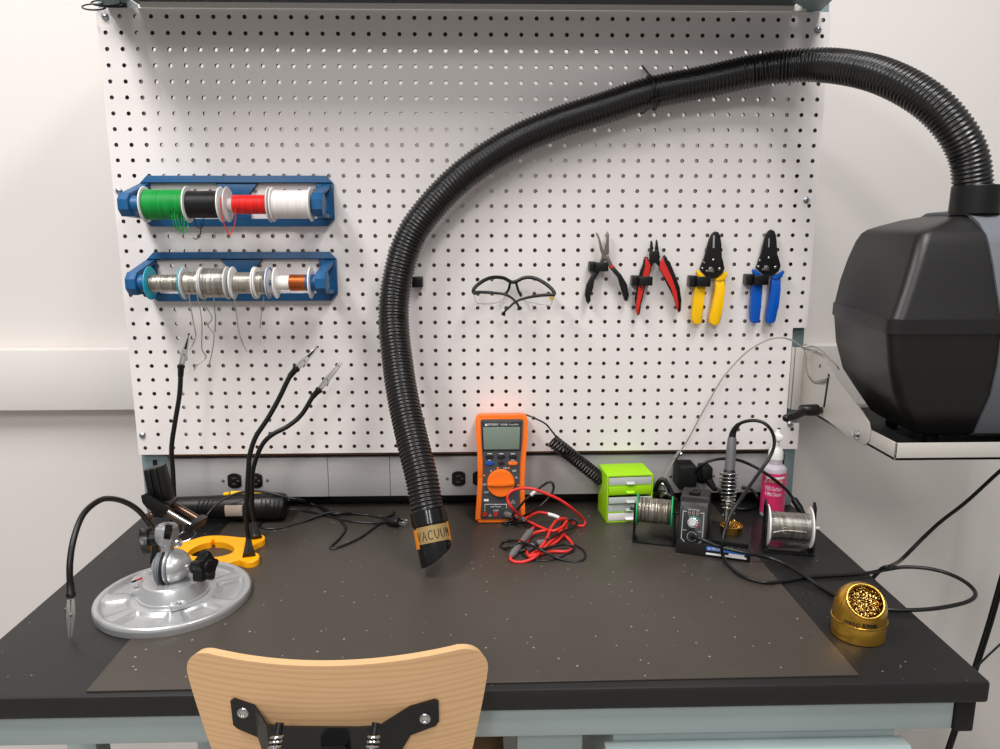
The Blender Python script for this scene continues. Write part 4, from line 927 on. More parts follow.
bb = B(); sm = smooth_path(bo, 5); n_ = len(sm); bb.tube(sm, lambda i: .0066-.003*i/(n_-1), 14); bb.make('cable_boot', 'black', ir)
H = .0032
cab = [bo[-1], P(744, 421.8, -.11), P(752.5, 420.4, -.118), P(762, 422, -.125), P(769.3, 427.5, -.13), P(773.6, 436, -.133), P(774, 446, -.136), P(769, 458.5, -.14), P(760, 471.5, -.155), P(749, 487, -.185), P(740, 500, -.21), P(731.5, 513, -.225), P(725, 530, -.235), P(722, 545, -.243), Q(723, 556, DESK+.010), Q(728, 564.5, DESK+.007), Q(740, 574.5, DESK+.006), Q(754, 580.2, DESK+.006), Q(768, 582.5, DESK+.006), Q(784, 581, DESK+H), Q(801, 578, DESK+H), Q(820, 576, DESK+H), Q(850, 574.5, DESK+H), Q(868, 573, DESK+H+.001), Q(887, 569.5, DESK+.006), Q(906, 567, DESK+.010), Q(931, 569, DESK+.012), Q(952, 575, DESK+.012), Q(968, 584, DESK+.012), Q(975.5, 593.5, DESK+.011), Q(970, 600.5, DESK+.010), Q(952, 605.8, DESK+.008), Q(923.6, 609.6, DESK+.005), Q(889, 609.5, DESK+H), Q(860, 604, DESK+H), Q(838, 596.5, DESK+H), Q(820, 586.5, DESK+H), Q(804, 575.5, DESK+.008), Q(786, 564.5, DESK+.008), Q(768, 557.5, DESK+.012), Q(746, 553, DESK+.020), P(720, 547, S(.06, -.012, 0).y), P(702, 539.5, S(.035, -.012, 0).y), SP(.004, .245, .012), SP(0, .235, .0048)]
bb = B(); bb.tube(resample(smooth_path(cab, 8), .004)[0], .0029, 10); bb.make('cable', 'lead_black', ir)

# ================================================================== spray bottle
sb = thing('spray_bottle', 'pink labelled spray bottle of mat cleaner behind the white flanged reel', 'bottle')
b0 = Q(771, 518); bx, by = P(772.5, 500, -.033).x, -.033
hz_ = lambda yy: P(775, yy, by).z
zb, zs, zc0, zc1 = DESK, hz_(466), hz_(462), hz_(450)
RB = .0212
bb = B(); bb.lathe([(0, RB-.002), (.002, RB), (zs-DESK-.004, RB), (zs-DESK, RB-.0015), (zs-DESK+.003, RB-.006), (zs-DESK+.005, .0125), (zc0-DESK+.006, .0125)], (bx, by, DESK), (0, 0, 1), 40); bb.make('body', 'bottle_clear', sb)
za_, zb_ = hz_(511), hz_(470.5)
bb = B(); na = 36
aL0, aL1 = -2.7, -.55
def cylp(a, z, r=RB+.0004): return V((bx+r*math.cos(a), by+r*math.sin(a), z))
bb.loft([[cylp(-PI+PI*1.25*k/na-.35, z, RB+.0004) for k in range(na+1)] for z in (za_, zb_)], False, False, closed=False); lb_ = lab(bb.make('label', 'bottle_pink', sb), 'pink wrap round label')
ac = math.atan2(CAM.y-by, CAM.x-bx)
def ct(x, y, zc, slant=0.): return cylp(ac+.03+x/RB, zc+y+slant*x, RB+.0007)
lh = zb_-za_
bb = B(); wn_ = 14
bb.loft([[ct(-.019+.038*k/wn_, dz, zb_-lh*.155, .06) for k in range(wn_+1)] for dz in (-lh*.075, lh*.075)], False, False, closed=False); wp = lab(bb.make('name_patch', 'ink_white', lb_), 'white backing of the bottle name')
bb = B(); put_text(bb, 'Reztore', .037, lh*.155, lambda x, y: cylp(ac+.03+x/RB, zb_-lh*.155+y+.06*x, RB+.0016), .02); lab(bb.make('lettering', 'ink_red', lb_), 'red bottle name')
bb = B(); put_text(bb, 'ESD Surface', .029, lh*.095, lambda x, y: ct(x, y, zb_-lh*.36), .008); put_text(bb, '& Mat Cleaner', .030, lh*.095, lambda x, y: ct(x, y, zb_-lh*.49), .008); lab(bb.make('lettering', 'ink_white', lb_), 'white bottle text')
bb = B()
for k in range(6):
    zz = zb_-lh*(.60+.06*k)
    for q in range(5):
        a0 = -.016+q*.0066; w_ = random.uniform(.003, .0058)
        bb.f([bb.v(ct(a0+dx, dz, zz)) for dx, dz in ((0, 0), (w_, 0), (w_, .0012), (0, .0012))])
lab(bb.make('fine_print', 'ink_red', lb_), 'small red print')
bb = B(); bb.lathe([(0, .0125), (.001, .0135), (zc1-zc0-.008, .0128), (zc1-zc0-.004, .0105), (zc1-zc0, .0085), (zc1-zc0+.002, .0055), (zc1-zc0+.012, .005)], (bx, by, zc0+.006), (0, 0, 1), 28); bb.make('cap', 'cap_white', sb)
zt = hz_(433)
bb = B(); bb.lathe([(0, .0048), (zt-zc1-.016, .0046), (zt-zc1-.010, .0036)], (bx+.001, by, zc1+.016), (0, 0, 1), 16); bb.box((bx-.006, by-.016, zt-.012), (bx+.006, by+.008, zt), bev=.003); bb.make('spray_head', 'cap_white', sb)

# ================================================================== plugs and power cords at the raceway
pw = thing('power_adapter', 'blocky black power adapter plugged into the raceway outlet', 'power adapter')
c = P(686, 477, -.015); bb = B(); q0, q1 = P(678, 489, -.030), P(697, 466, -.030)
bb.box((q0.x, -.036, q0.z), (q1.x, .0118, q1.z), bev=.003); bb.make('body', 'black_matte', pw)
bb = B(); cd = [V((q1.x-.003, -.028, (q0.z+q1.z)/2+.004)), P(700, 467, -.05), P(708, 461.5, -.055), P(722, 458.7, -.052), P(738, 460, -.048), P(751, 465, -.045), P(762, 471, -.05) , P(775, 480, -.062), P(786, 489.5, -.068), P(792, 497, -.072), P(797, 504, -.08)]
cd[6] = P(762, 471, -.062); cd[7] = P(775, 480, -.066)
bb.tube(smooth_path(cd, 7), .0028, 10); bb.make('cord', 'black', pw)
bb = B(); d0, d1 = P(793, 498, -.073), P(802, 512, -.088); bb.lathe([(0, .0035), (.003, .0062), (.02, .0066), (.028, .005), (.04, .004)], d0, d1-d0, 14); bb.make('connector', 'black', pw)
pl = thing('power_plug', 'rounded black plug beside the blocky adapter in the raceway', 'plug')
q0, q1 = P(700, 481, -.012), P(712, 466, -.012)
bb = B(); bb.box((q0.x, -.022, q0.z), (q1.x, .0118, q1.z), bev=.004); bb.lathe([(0, .008), (.012, .006), (.022, .004)], V(((q0.x+q1.x)/2+.003, -.02, q0.z+.004)), (.45, -.55, -.7), 14); bb.make('plug_body', 'black_matte', pl)
k = V(((q0.x+q1.x)/2+.003, -.02, q0.z+.004))+V((.45, -.55, -.7)).normalized()*.021
bb = B(); bb.tube(smooth_path([k, P(718, 489, -.045), P(722, 496, -.045), Q(728, 504.5, DESK+.006), Q(738, 508.5, DESK+.0055), Q(749, 508.5, DESK+.0055), Q(757, 504, DESK+.0055), P(757.5, 497.5, -.02), P(752, 490, .0), P(742, 487, .012)], 7), .0030, 10); bb.make('cord', 'black', pl)

# ================================================================== steel tether cable
tb = thing('steel_tether', 'thin steel cable arching from the bracket shelf to the bench back', 'steel cable')
main = [PX(838, 367, .60), PX(827, 357, .598), P(814, 351, -.05), P(803.5, 348, -.048), P(793, 340.7, -.044), P(779.5, 337.6, -.04), P(765, 341, -.036), P(748, 351, -.032), P(734, 364.5, -.03), P(722, 379, -.03), P(710, 399, -.03), P(698, 420.5, -.03), P(687, 441, -.03), P(677, 456, -.03), P(669.5, 468.5, -.032), P(663, 480, -.035)]
bb = B(); bb.tube(smooth_path(main, 7), .0014, 8)
bb.tube(smooth_path([P(803, 347.5, -.049), P(806, 356, -.052), P(806, 366, -.053), P(808.5, 376, -.054), P(815, 382.5, -.056), PX(823, 381, .601), PX(828.5, 377, .604)], 7), .0014, 8)
bb.tube(smooth_path([P(803, 347, -.051), P(812, 346, -.058), PX(822, 351, .600), PX(833, 362, .601), PX(839, 369, .602)], 7), .0014, 8)
bb.make('cable', 'cable_steel', tb)
bb = B(); a_, b_ = P(679.5, 452, -.03), P(675, 459, -.03); bb.cyl(a_, b_, .0038, seg=12, bev=.0006); a_, b_ = P(680, 453.5, -.033), P(677, 453.5, -.033); bb.sphere(P(681, 454, -.031), .0036); bb.make('ferrule', 'chrome', tb)
bb = B(); bb.cyl(P(815, 382.7, -.056), PX(823.5, 380.7, .601), .0026, seg=12); bb.make('ferrule', 'steel', tb)
cl = thing('spring_clamp', 'small black clamp at the lower end of the steel cable', 'clamp')
e_ = P(663, 481, -.036)
bb = B(); 
bb.tube(smooth_path([P(655, 492, -.03), P(658, 483, -.034), P(663, 479.5, -.036), P(667, 484, -.04), P(671, 492, -.045), P(674, 499, -.05)], 6), .0045, 10)
bb.tube(smooth_path([P(653, 497, -.035), P(660, 493, -.042), P(668, 495, -.05), P(676, 501, -.055)], 6), .0055, 10)
za0 = DESK+.003
bb.lathe([(0, .014), (.004, .014), (.012, .008), (.03, .006)], V((P(664, 500, -.05).x, -.05, za0)), (0, 0, 1), 18)
bb.make('jaw', 'black', cl)
bb = B(); bb.tube(smooth_path([P(659, 489, -.044), P(662, 484, -.047), P(665.5, 488, -.05), P(667, 494, -.054)], 6), .0022, 8); bb.cyl(P(661, 496.5, -.052), P(665, 493, -.056), .0032, seg=10); bb.make('spring', 'steel', cl)

# ================================================================== brass tip cleaner
tcn = thing('tip_cleaner', 'gold domed soldering tip cleaner on the right of the bench', 'tip cleaner')
cc = (Q(829.8, 632)+Q(887.6, 633))/2; RC = .0365
lft, rgt = Q(829.8, 634, DESK+.008), Q(887.8, 634, DESK+.008); RC = (rgt-lft).length/2; cc = (lft+rgt)/2; cc.z = DESK; cc.y += .010; RC *= .885; cc.x += .006; cc.y += .004
hs = .0225
bb = B(); bb.lathe([(0, RC-.0012), (.0012, RC), (hs-.001, RC), (hs, RC-.0004), (hs, RC-.004), (.004, RC-.004), (.004, 0)], cc, (0, 0, 1), 64); cup = bb.make('cup', 'brass_dome', tcn)
bb = B(); bb.lathe([(hs, RC-.001), (hs+.0005, RC+.0012), (hs+.002, RC+.0012), (hs+.0026, RC)], cc, (0, 0, 1), 64, cap=False); bb.make('seam_ring', 'brass', tcn)
bb = B(); prf = [(hs+.0006, RC-.0004), (hs+.010, RC-.0005), (hs+.019, RC-.001), (hs+.027, RC-.003), (hs+.034, RC-.0068), (hs+.040, RC-.012), (hs+.0445, RC-.0185), (hs+.047, RC-.026), (hs+.0478, .0005)]
rings = []; sm = smooth_path([V((r, 0, a)) for a, r in prf], 5)
for p in sm: rings.append([V((cc.x+p.x*math.cos(2*PI*k/96), cc.y+p.x*math.sin(2*PI*k/96), cc.z+p.z)) for k in range(96)])
bb.loft(rings, False, True)
on = V((-.10, -.68, .73)).normalized(); opc = cc+V((0, -.015, hs+.0335))
bmesh.ops.bisect_plane(bb.bm, geom=bb.bm.verts[:]+bb.bm.edges[:]+bb.bm.faces[:], plane_co=opc, plane_no=on, clear_outer=True, dist=1e-6)
rim = [e for e in bb.bm.edges if e.is_boundary and all(abs((v_.co-opc).dot(on)) < 1e-5 for v_ in e.verts)]
rv = []
if rim:
    cur = rim[0].verts[0]; seen = set(); e = rim[0]
    while e and e not in seen:
        seen.add(e); rv.append(cur.co.copy()); cur = e.other_vert(cur); e = next((k for k in cur.link_edges if k in rim and k not in seen), None)
dome = bb.make('dome', 'brass_dome', tcn, ang=60)
bb = B(); rp, _ = resample(rv+[rv[0]], .0022); bb.tube(rp[:-1], .0019, 10, closed=True); bb.make('mouth_rim', 'brass', tcn)
oc = sum(rv, V())/len(rv)
bb = B(); ox, oy, _ = frame(on)
for i in range(420):
    a, r0 = random.uniform(0, 2*PI), RC*.66*math.sqrt(random.random()); c = oc-on*(.008+random.uniform(0, .007))+ox*(r0*math.cos(a))+oy*(r0*math.sin(a))
    n_ = V((random.uniform(-1, 1), random.uniform(-1, 1), random.uniform(-1, 1))).normalized(); x, y, _ = frame(n_); rr = random.uniform(.0014, .0034)
    bb.tube([c+x*(rr*math.cos(k*PI/5))+y*(rr*math.sin(k*PI/5)) for k in range(7)], .0005, 4)
bb2 = bb.make('brass_wool', 'brass_wool', tcn); bb2['kind'] = 'stuff'
bb = B(); bb.lathe([(0, .0001), (.0001, RC*.70)], oc-on*.017, on, 30, cap=False); bb.make('wool_bed', 'slot', tcn)
ac = math.atan2(CAM.y-cc.y, CAM.x-cc.x)
bb = B()
def dm(x, y, r=RC+.0004): a = ac+.10+x/RC; return V((cc.x+r*math.cos(a), cc.y+r*math.sin(a), cc.z+hs+.0065+y))
put_text(bb, 'HAKKO', .0195, .0048, lambda x, y: dm(x-.0115, y), .015); put_text(bb, '599B', .0185, .0054, lambda x, y: dm(x+.0105, y), .025)
lab(bb.make('lettering', 'ink_black', tcn), 'black lettering under the mouth')

# ================================================================== cords hanging at the right end of the bench
bb = B(); bb.tube(smooth_path([V((.645, -.215, .60)), V((.640, -.225, .70)), Q(872, 573, DESK+.001)+V((.012, 0, .004)), Q(891, 566, .775), P(902, 559, -.20), P(923.6, 537.4, -.18), P(941.5, 521, -.16), P(966.6, 501.5, -.14), P(1000, 471, -.12), P(1030, 446, -.10), V((.86, -.09, .95))], 7), .0032, 10)
tag(bb.make('hanging_cable', 'black'), 'black cord rising from the bench edge to the upper right', 'cord')
for dx, lb_2 in ((0, 'thick black cord dropping behind the right bench corner, nearer the bench'), (.007, 'thick black cord dropping behind the right bench corner, outer of the pair')):
    bb = B(); bb.tube(smooth_path([P(1012, 540, .0)+V((dx, 0, .2)), P(1012, 540, .0)+V((dx, 0, 0)), P(1001, 577, .0)+V((dx, 0, 0)), P(988, 623, .0)+V((dx, 0, 0)), P(974, 667, .0)+V((dx, 0, 0)), P(962, 705, .0)+V((dx, 0, 0)), P(950, 740, .0)+V((dx, 0, 0)), P(930, 800, .0)+V((dx, 0, 0))], 6), .0036, 10)
    tag(bb.make('hanging_cable', 'black'), lb_2, 'cord')
bb = B(); bb.tube(smooth_path([P(1020, 628, -.1), P(1000, 644.5, -.1), P(976, 668, -.1), P(962, 690, -.1), P(954, 728, -.12), P(950.5, 750, -.12), P(948, 790, -.12)], 6), .0019, 8)
tag(bb.make('hanging_cable', 'black'), 'thin black cord hanging below the right bench corner', 'cord')

# ================================================================== silver round work stand with a ball joint and a small vise
vs_ = thing('vise_stand', 'round silver stand with a ball joint and tilted black vise', 'vise stand')
lft, rgt = Q(91.3, 607, DESK+.007), Q(252, 586, DESK+.007); ctr = (lft+rgt)/2
RD = .1055; ctr = V((-.4235, -.332, DESK))
bb = B()
pr = [(0, RD-.004), (.001, RD-.001), (.010, RD), (.0135, RD-.0012), (.0150, RD-.0035), (.0150, RD-.0065), (.0140, RD-.009), (.0085, RD-.0125), (.0070, RD-.016), (.0070, .066), (.0085, .062), (.0125, .058), (.0135, .055), (.0135, .040), (.0135, .0)]
NS = 120; rings = []
# radial ribs split the trough into compartments
ribs = [math.radians(a) for a in (-68, -20, 38, 95, 140, 187, 232)]
def ribh(a):
    m_ = min(abs((a-r+PI) % (2*PI)-PI) for r in ribs); return max(0, min(1, (.19-m_)/.07))
sm = []
for (a0, r0), (a1, r1) in zip(pr, pr[1:]):
    k_n = 4 if (r0 > .06 and r1 > .06) else 2
    for k in range(k_n): t = k/k_n; sm.append((a0+(a1-a0)*t, r0+(r1-r0)*t))
sm.append(pr[-1])
for h_, r in sm:
    ring_ = []
    for k in range(NS):
        a = 2*PI*k/NS; hh = h_
        if .058 < r < RD-.0095 and h_ < .0135: hh = max(h_, h_+(.0128-h_)*ribh(a))
        rr = max(r, .0004)
        ring_.append(V((ctr.x+rr*math.cos(a), ctr.y+rr*math.sin(a), ctr.z+hh)))
    rings.append(ring_)
bb.loft(rings); bb.make('tray_base', 'silver_paint', vs_, ang=50)
bb = B(); bb.lathe([(.0136, .0485), (.0160, .0485), (.0165, .0465), (.0280, .0425), (.0335, .0395), (.0350, .0370), (.0350, .024)], ctr, (0, 0, 1), 56); bb.make('skirt', 'silver_paint', vs_, ang=30)
for ang in (-62, 62, 178):
    a = math.radians(ang); d = V((math.cos(a), math.sin(a), 0)); s_ = V((-d.y, d.x, 0))
    bb = B(); c = ctr+d*.044+V((0, 0, .0137))
    bb.prism([c+s_*-.009, c+s_*.009, c+s_*.0115+d*.016, c+s_*-.0115+d*.016], (0, 0, .0065), bev=.001)
    tb_ = bb.make('foot_tab', 'silver_paint', vs_)
    bb = B(); bb.lathe([(0, .0042), (.0012, .0042), (.0018, .0030), (.0012, .0026)], c+d*.010+V((0, 0, .0065)), (0, 0, 1), 16); bb.make('screw', 'chrome', tb_)
bc = ctr+V((0, 0, .0535)); RBall = .0268
bb = B(); bb.sphere(bc, RBall, sz=.92, u=40, v=24)
bm_ = bb.bm
bb.make('ball_clamp', 'silver_paint', vs_, ang=60)
bb = B()
arc = lambda off: [bc+V((-.006+off, 0, 0))+V((0, -math.cos(t), math.sin(t)*.92))*(math.sqrt(RBall**2-(.006-off)**2)+.0004) for t in [(-.9+k*2.2/16) for k in range(17)]]
bb.tube(arc(0), .0022, 8); bb.make('joint_slot', 'slot', vs_)
bb = B(); bb.tube(arc(-.007), .0035, 8); bb.tube(arc(.007), .0018, 8); bb.make('joint_cheek', 'band_grey', vs_)
# knob on the right
kd = V((.93, -.30, .10)).normalized(); ka = bc+kd*RBall*.95
bb = B(); bb.cyl(ka, ka+kd*.014, .0046, seg=14); bb.make('stud', 'chrome', vs_)
def star(c, d, r, th, name, parent, n=5):
    x, y, d = frame(d); pts = []
    for k in range(n*6):
        a = 2*PI*k/(n*6); rr = r*(.80+.20*math.cos(n*a)); pts.append(c+x*(rr*math.cos(a))+y*(rr*math.sin(a)))
    bb = B(); bb.prism(pts, d*th, bev=.002); bb.lathe([(-.010, r*.42), (0, r*.5)], c, d, 16); bb.lathe([(th, r*.5), (th+.002, r*.4)], c, d, 16); return bb.make(name, 'black', parent)
star(ka+kd*.022, kd, .0225, .016, 'knob', vs_)
# neck and head
nt_ = P(166.5, 524, bc.y+.004); nk = bc+V((-.004, 0, RBall*.80))
nd = (V((nt_.x, nt_.y, nt_.z))-nk).normalized(); NL = (nt_-nk).length
bb = B(); bb.lathe([(0, .0085), (.010, .0095), (.014, .0130), (.019, .0162), (NL-.012, .0172), (NL-.004, .0158), (NL, .011), (NL+.002, .004)], nk, nd, 8); bb.lathe([(-.004, .0085), (.012, .0090)], nk, nd, 24); bb.make('neck', 'silver_paint', vs_, ang=20)
bb = B(); x, y, _ = frame(nd); hd = nk+nd*(NL-.015)
bb.box((-.0045, -.0185, -.006), (.0045, -.012, .014), Matrix.Translation(hd+V((.008, 0, .006))) @ Matrix.Rotation(.2, 4, 'Y'), .001); bb.make('neck_slot', 'black_gloss', vs_)
ld = V((.75, -.55, .2)).normalized(); la = nk+nd*.014+ld*.012
bb = B(); bb.lathe([(0, .0035), (.010, .0035), (.011, .005), (.018, .006), (.020, .0045)], la, ld, 14); bb.make('lever_pin', 'chrome', vs_)
kd2 = V((-.96, -.20, -.05)).normalized(); ka2 = nk+nd*(NL*.55)+kd2*.0165
bb = B(); bb.cyl(ka2-kd2*.004, ka2+kd2*.005, .005, seg=12); bb.make('stud', 'steel', vs_)
star(ka2+kd2*.006, kd2, .0205, .011, 'knob', vs_)
# vise: back jaw with tall pad, two guide rods, front jaw bar
vy = bc.y+.010
A0, A1 = P(141, 498, vy+.012), P(172, 503, vy+.012)
R0a, R0b = P(163, 511, vy-.010), P(190, 526, vy-.028)
R1a, R1b = P(171, 503, vy+.018), P(200, 520, vy+.0)
bb = B(); bb.tube([R0a+(R0a-R0b)*.35, R0a, R0b], .0048, 14); bb.make('guide_rod', 'rod_brown', vs_)
bb = B(); bb.tube([R0a+V((.004, -.004, .004)), R0b+V((.003, -.004, .003))], .0030, 12); bb.make('screw_rod', 'chrome', vs_)
bb = B(); bb.tube([R1a+(R1a-R1b)*.35, R1a, R1b], .0048, 14); bb.make('guide_rod', 'rod_brown', vs_)
ux = (R0b-R0a).normalized(); uy = (R1a-R0a).normalized(); uy = (uy-ux*uy.dot(ux)).normalized(); uz = ux.cross(uy)
if uz.z < 0: uz = -uz
def bar(c0, c1, w_, h_, name, m_='black'):
    d = (c1-c0).normalized(); wv = ux; hv = d.cross(wv).normalized()
    if hv.z < 0: hv = -hv
    wv = hv.cross(d)
    bb = B(); bb.prism([c0+wv*a+hv*b for a, b in ((-w_/2, -h_/2), (w_/2, -h_/2), (w_/2, h_/2), (-w_/2, h_/2))], c1-c0, bev=.0015); return bb.make(name, m_, vs_)
e = (R1b-R0b)*.35
bar(R0b-e+ux*.002, R1b+e+ux*.002, .009, .011, 'front_jaw')
m0, m1 = R0a+ux*-.002, R1a+ux*-.002; e = (m1-m0)*.3
bar(m0-e, m1+e, .014, .015, 'rear_jaw')
w0_ = P(142, 497, vy-.014)
bb = B(); k = [P(142, 494, vy-.004), P(150, 504, vy-.02), P(164, 513, vy-.026), P(190, 528, vy-.036)]
bb.prism([P(140.5, 496, vy-.02), P(145, 494, vy-.02), P(168, 508, vy-.02), P(166, 514, vy-.02), P(158, 516, vy-.02), P(146, 508, vy-.02), P(142, 503, vy-.02)], (0, .006, 0), bev=.0012); bb.make('rear_cheek', 'black', vs_)
T0, T1, T2, T3 = P(143, 471, vy-.006), P(161.5, 466.5, vy-.006), P(170, 501, vy-.006), P(149, 503.5, vy-.006)
bb = B(); bb.prism([T0, T1, T2, T3], (.001, .016, .001), bev=.0015)
for f_ in (.28, .62):
    a, b_ = T0.lerp(T1, f_), T3.lerp(T2, f_); bb.prism([a+V((-.0022, 0, 0)), a+V((.0022, 0, 0)), b_+V((.0022, 0, 0)), b_+V((-.0022, 0, 0))], (0, -.0028, 0), bev=.0006)
bb.make('jaw_pad', 'black', vs_)
bb = B(); bb.sphere(P(152, 515, vy-.012), .0062); lab(bb.make('hinge_ball', 'rod_brown', vs_), 'brown pivot ball')
bb = B(); c = P(186, 536, vy-.02); bb.tube([c+V((.013*math.cos(a), .010*math.sin(a), .0045*math.sin(a+.4))) for a in [k*2*PI/24 for k in range(24)]], .0011, 6, closed=True); bb.tube([P(183, 526, vy-.02), P(183.5, 532, vy-.02), c+V((-.004, .008, .004))], .0012, 6); bb.make('spring_loop', 'steel', vs_)
# small offcuts in the tray
for (x, y), m_, lb_ in (((137, 580), 'red_wire', 'tiny red wire offcut lying in the silver tray'), ((131.5, 582.3), 'black_wire', 'tiny black wire offcut lying in the silver tray')):
    p = Q(x, y, DESK+.0152); p2 = Q(x+6.5, y-2.6, DESK+.0152)
    bb = B(); bb.cyl(p, p.lerp(p2, .75), .0015, seg=10); tag(bb.make('wire_offcut', m_), lb_, 'wire offcut', 'offcuts in the tray')

# ================================================================== yellow helper base with four flexible arms
hh = thing('helping_hands', 'yellow helping hand base with four black flexible clip arms', 'helping hands')
zt = DESK+.0024; th = .010; ztop = zt+th
def Y_(x, y): p = Q(x, y, ztop); return p
out = [(187, 541), (202, 536.5), (217, 535.2), (233, 536.2), (245, 537.3), (255, 534.8), (262, 534.2), (265, 536.5), (263.5, 540), (257, 543), (252, 545.8), (250, 548.6), (252.5, 551.6), (257.8, 553), (259.5, 556), (256.5, 560), (249, 562), (243, 561.3), (237, 559.8), (228, 562.5), (214, 564.6), (200, 564.2), (188, 562), (179, 562.5), (168, 566.5), (157, 567.5), (151.5, 564.5), (153.5, 560), (163, 557.5), (170, 554.5), (173, 550.5), (171, 546.5), (163, 544.5), (160.5, 541.2), (164, 538), (172, 537.3), (180, 540)]
inn = [(187, 553.5), (190, 550), (197, 546), (205, 543.3), (210.7, 542.3), (212, 539.5), (214.5, 539.5), (215.3, 542), (222, 542.3), (229, 544.3), (234, 547.6), (234, 551), (230.5, 553.4), (224, 555.6), (214.5, 557), (203, 557), (193, 556)]
# plate with a round opening: bridged loops
def loop(pts, n): q, _ = resample(smooth_path([Y_(*p) for p in pts]+[Y_(*pts[0])], 6), .0005); return [q[int(i*(len(q)-1)/n)] for i in range(n)]
NL_ = 140; lo_, li_ = loop(out, NL_), loop(inn, NL_)
cI = sum(li_, V())/NL_
an = lambda p: math.atan2(p.y-cI.y, p.x-cI.x)
k0 = min(range(NL_), key=lambda i: abs(an(lo_[i])-an(li_[0]))); lo_ = lo_[k0:]+lo_[:k0]
if ((li_[1]-cI).cross(li_[0]-cI)).z*((lo_[1]-cI).cross(lo_[0]-cI)).z < 0: li_ = [li_[0]]+li_[:0:-1]
# pair each outer point with the nearest inner angle so that ears stay whole
inner_full = li_
pair = []
for p in lo_: pair.append(min(range(NL_), key=lambda i: (inner_full[i]-p).length))
bb = B()
dz = V((0, 0, -th))
def inset(p, c, d): return p+(c-p).normalized()*d
ot = [bb.v(inset(p, cI, .0014)) for p in lo_]; o1_ = [bb.v(p+V((0, 0, -.0014))) for p in lo_]; ob = [bb.v(p+dz) for p in lo_]
it = [bb.v(p) for p in inner_full]; ib_ = [bb.v(p+dz) for p in inner_full]
for i in range(NL_):
    j = (i+1) % NL_
    bb.f([ot[i], ot[j], o1_[j], o1_[i]]); bb.f([o1_[i], o1_[j], ob[j], ob[i]]); bb.f([it[i], it[j], ib_[j], ib_[i]])
import mathutils.geometry as mg
tri = mg.tessellate_polygon([[v_.co for v_ in ot], [v_.co for v_ in it]])
allv = ot+it
for t_3 in tri: bb.f([allv[i] for i in t_3])
tri = mg.tessellate_polygon([[v_.co for v_ in ob], [v_.co for v_ in ib_]]); allv = ob+ib_
for t_3 in tri: bb.f([allv[i] for i in t_3])
bb.make('base_plate', 'yellow_base', hh, ang=30)
def arm(foot, pts, clip_pts, cover, name='flexible_arm', coneh=.030):
    f0 = Q(*foot, ztop); f0.z = ztop+.0001
    pth = [V(p) for p in pts]
    cd = (pth[0]-f0)
    bb = B(); L_ = cd.length; bb.lathe([(0, .0095), (.002, .0100), (L_*.5, .0070), (L_, .0046)], f0, cd, 20); bb.make('cone_foot', 'black', hh)
    s_ = smooth_path([f0.lerp(pth[0], .7)]+pth, 8)
    bb = B(); bb.tube(s_, .0040, 12); a_ = bb.make(name, 'black', hh)
    end, d = s_[-1], (s_[-1]-s_[-4]).normalized()
    bb = B(); bb.lathe([(-.016, .0046), (-.003, .0050), (-.001, .0062), (.003, .0062), (.005, .0035)], end, d, 16); x, y, _ = frame(d); bb.cyl(end-x*.008, end+x*.008, .0018, seg=8); bb.make('arm_boot', 'black', a_)
    # alligator clip
    c0, c1 = V(clip_pts[0]), V(clip_pts[1]); cl_d = (c1-c0).normalized(); CL = (c1-c0).length; side_ = cl_d.cross((CAM-c0).normalized()).normalized(); up_ = side_.cross(cl_d)
    for sg, op in ((1, clip_pts[2] if len(clip_pts) > 2 else .0008), (-1, 0.)):
        bb = B()
        q = [c0+side_*(sg*.0042), c0+cl_d*CL*.35+side_*(sg*.0052), c0+cl_d*CL*.6+side_*(sg*(.0038+op*.5)), c1+side_*(sg*.0014+op*sg), c1+side_*(sg*.0001+op*sg), c0+cl_d*CL*.55+side_*(sg*.0003), c0+side_*(sg*.0006)]
        bb.prism([p-up_*.0022 for p in q], up_*.0044, bev=.0004); bb.make('clip_jaw', 'clip_metal', a_)
    bb = B(); pv = c0+cl_d*CL*.38; bb.cyl(pv-up_*.0034, pv+up_*.0034, .0018, seg=10); bb.tube([pv+side_*.0035, pv+side_*.006-cl_d*.006, pv+side_*.0062-cl_d*.010], .001, 6); bb.make('clip_spring', 'chrome', a_)
    if cover:
        bb = B(); bb.lathe([(CL*.55, .0030), (CL*.8, .0026), (CL+.001, .0020), (CL+.003, .0012)], c0, cl_d, 12); bb.make('tip_cover', 'black', a_)
    return a_
y0 = -.178
arm((249, 557), [P(248.5, 540, y0), P(246, 518, y0), P(247, 495, y0+.002), P(248.5, 470, y0+.006), P(250, 454, y0+.01), P(256, 436.5, y0+.016), P(267.5, 419, y0+.022), P(279, 398.5, y0+.03), P(289, 378, y0+.036), P(296, 369, y0+.04)], (P(297, 368, y0+.04), P(317, 347.5, y0+.045), .0006), True)
y1 = -.118
arm((256, 539), [P(254, 523, y1), P(252, 505, y1), P(252, 482, y1), P(253.6, 467, y1), P(261, 447, y1+.004), P(271, 435.5, y1+.008), P(289, 425.5, y1+.014), P(302, 414, y1+.02), P(312, 398, y1+.025), P(318.5, 390.5, y1+.028)], (P(319, 390, y1+.028), P(341, 362, y1+.034), .0022), False)
y2 = -.11
arm((166, 541), [P(171, 526, y2), P(173.5, 508, y2), P(174, 498, y2), P(173, 474, y2), P(171.6, 448, y2), P(175, 422.5, y2+.004), P(179.6, 394, y2+.01), P(181, 367, y2+.014)], (P(181.3, 366, y2+.014), P(188.6, 335, y2+.018), .0008), True)
yA = Q(157, 563, ztop).y
cp = Q(70.7, 638, DESK+.004)
ys = [yA, yA-.01, yA-.03, yA-.06, yA-.09, yA-.12, yA-.15, yA-.18, cp.y+.02, cp.y+.006]
